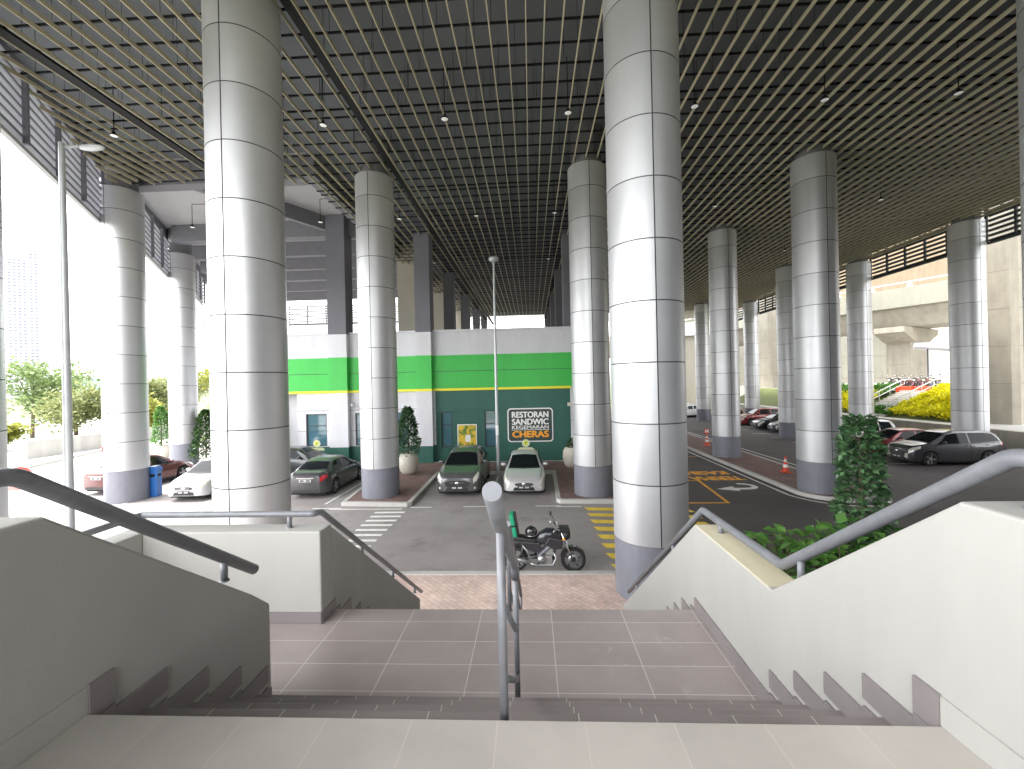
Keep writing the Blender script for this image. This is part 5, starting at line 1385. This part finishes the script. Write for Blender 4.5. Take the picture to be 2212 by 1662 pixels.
# piers
def pier(label, x, y, wx, wy, h, z0=0, rot=0, head=None):
    t = thing('viaduct_pier', label, 'pier', (x,y,z0), rot, 'concrete viaduct piers')
    m = MB(); m.prism([(-wx/2+.3,-wy/2),(wx/2-.3,-wy/2),(wx/2,-wy/2+.3),(wx/2,wy/2-.3),(wx/2-.3,wy/2),(-wx/2+.3,wy/2),(-wx/2,wy/2-.3),(-wx/2,-wy/2+.3)], 0, h-z0)
    for zz in (2.6,5.0,7.4,9.8):
        if zz < h-z0: m.box(-wx/2+.31,wx/2-.31,-wy/2-.004,-wy/2-.001,zz,zz+.03,1); m.box(-wx/2-.004,-wx/2-.001,-wy/2+.31,wy/2-.31,zz,zz+.03,1)
    obj('shaft', m, [M['tan'], M['pour']], t)
    if head:
        m = MB(); m.prism([(-wx/2,head[0]-1.6),(-head[1],head[0]-.6),(-head[1],head[0]),(head[1],head[0]),(head[1],head[0]-.6),(wx/2,head[0]-1.6)], -wy/2-.1, wy/2+.1, 'y'); obj('pier_head', m, M['tan'], t)
p = at(2176,918,z=1.25)
pier('large tan concrete pier behind the people carrier at the right frame edge', p.x+.5, p.y+1.0, 2.1, 2.4, 19, 1.25, .5)
b = MB(); b.box(27.2,33,-8,62,19.01,20.2); b.box(27.2,27.6,-8,62,20.21,21.4); tag(obj('added_shade_deck', b, M['tan']), 'concrete deck added high over the bank to shade it, on the large tan pier', 'bridge')  # deck added overhead to darken the bank and the right side
d = ray(1667, 800); pier('tan concrete pier standing beyond the far parked cars', d.x*60, d.y*60, 3.0, 3.0, 24, 0, .2)
hb = ztop-4.25-3.24
pc = org+dv*(1.6)+sv*4.6
pier('pale viaduct pier under the girder behind the forecourt motorcycles', pc.x, pc.y, 4.2, 2.6, ztop-4.3, 3.24, ang+PI/2, (hb-.06,4.8))
pc = org+dv*(34)+sv*4.6
pier('second viaduct pier under the girder, hidden behind the right edge', pc.x, pc.y, 3.4, 2.4, ztop-4.3, 3.34, ang+PI/2, (hb-.06,4.4))
p1, p2 = at(1955,760,f=66), at(2080,760,f=60)
sb = thing('station_building', 'pale station wall closing the view behind the forecourt', 'building', (p1.x,p1.y,3.3), math.atan2(p2.y-p1.y,p2.x-p1.x))
m = MB(); m.box(0,26,0,6,0,11); obj('wall', m, M['cream'], sb)
m = MB(); m.box(-.3,26.3,-.3,6.3,11.01,11.5); obj('roof', m, M['bgrey'], sb)
m = MB()
for zz in (3.5,7): m.box(0,26,-.006,-.001,zz,zz+.05)
for xx in (3,8,13): m.box(xx,xx+.05,-.005,-.0012,0,11)
obj('wall_joint', m, M['pour'], sb)
# another viaduct deck high above, seen through the right louvers
p1 = at(1990,560,f=75)
ob = thing('upper_viaduct', 'tan upper viaduct side seen through the right louvers', 'bridge', (p1.x,p1.y,0), ang)
m = MB(); m.box(-60,60,0,6,p1.z-9,p1.z+9); obj('girder', m, concrete_mat('upper_tan', (.175,.135,.09), .2), ob)
m = MB(); m.box(-60,60,-.3,0,p1.z+9.01,p1.z+10); obj('parapet', m, M['tan2'], ob)
bw = thing('concourse_block', 'long beige concrete block closing the view beyond the right parking rows', 'building', (20,86,0), 0)
m = MB(); m.box(6,70,0,10,0,17); obj('wall', m, M['tan2'], bw)
m = MB()
for zz in (4.2,8.4,12.6): m.box(6,70,-.012,-.002,zz,zz+.12)
for k in range(10): m.box(9+6*k,9.08+6*k,-.011,-.0015,0,17)
obj('wall_joint', m, M['pour'], bw)
m = MB(); m.box(5.5,70.5,-.8,10.5,17.01,17.9); obj('roof', m, M['tan'], bw)
# far building with teal panel beyond the near right column
fb = thing('far_building', 'distant cream building with a teal wall panel beyond the far cars', 'building', (24.5,68,0), 0)
m = MB(); m.box(-9,4,0,8,0,11.5); obj('wall', m, M['cream'], fb)
m = MB(); m.box(-8.2,-.8,-.05,-.001,3.6,7.2); obj('teal_panel', m, M['teal'], fb)
m = MB(); m.box(-9.2,4.2,-.6,8.2,11.51,12.0); obj('roof', m, M['bgrey'], fb)
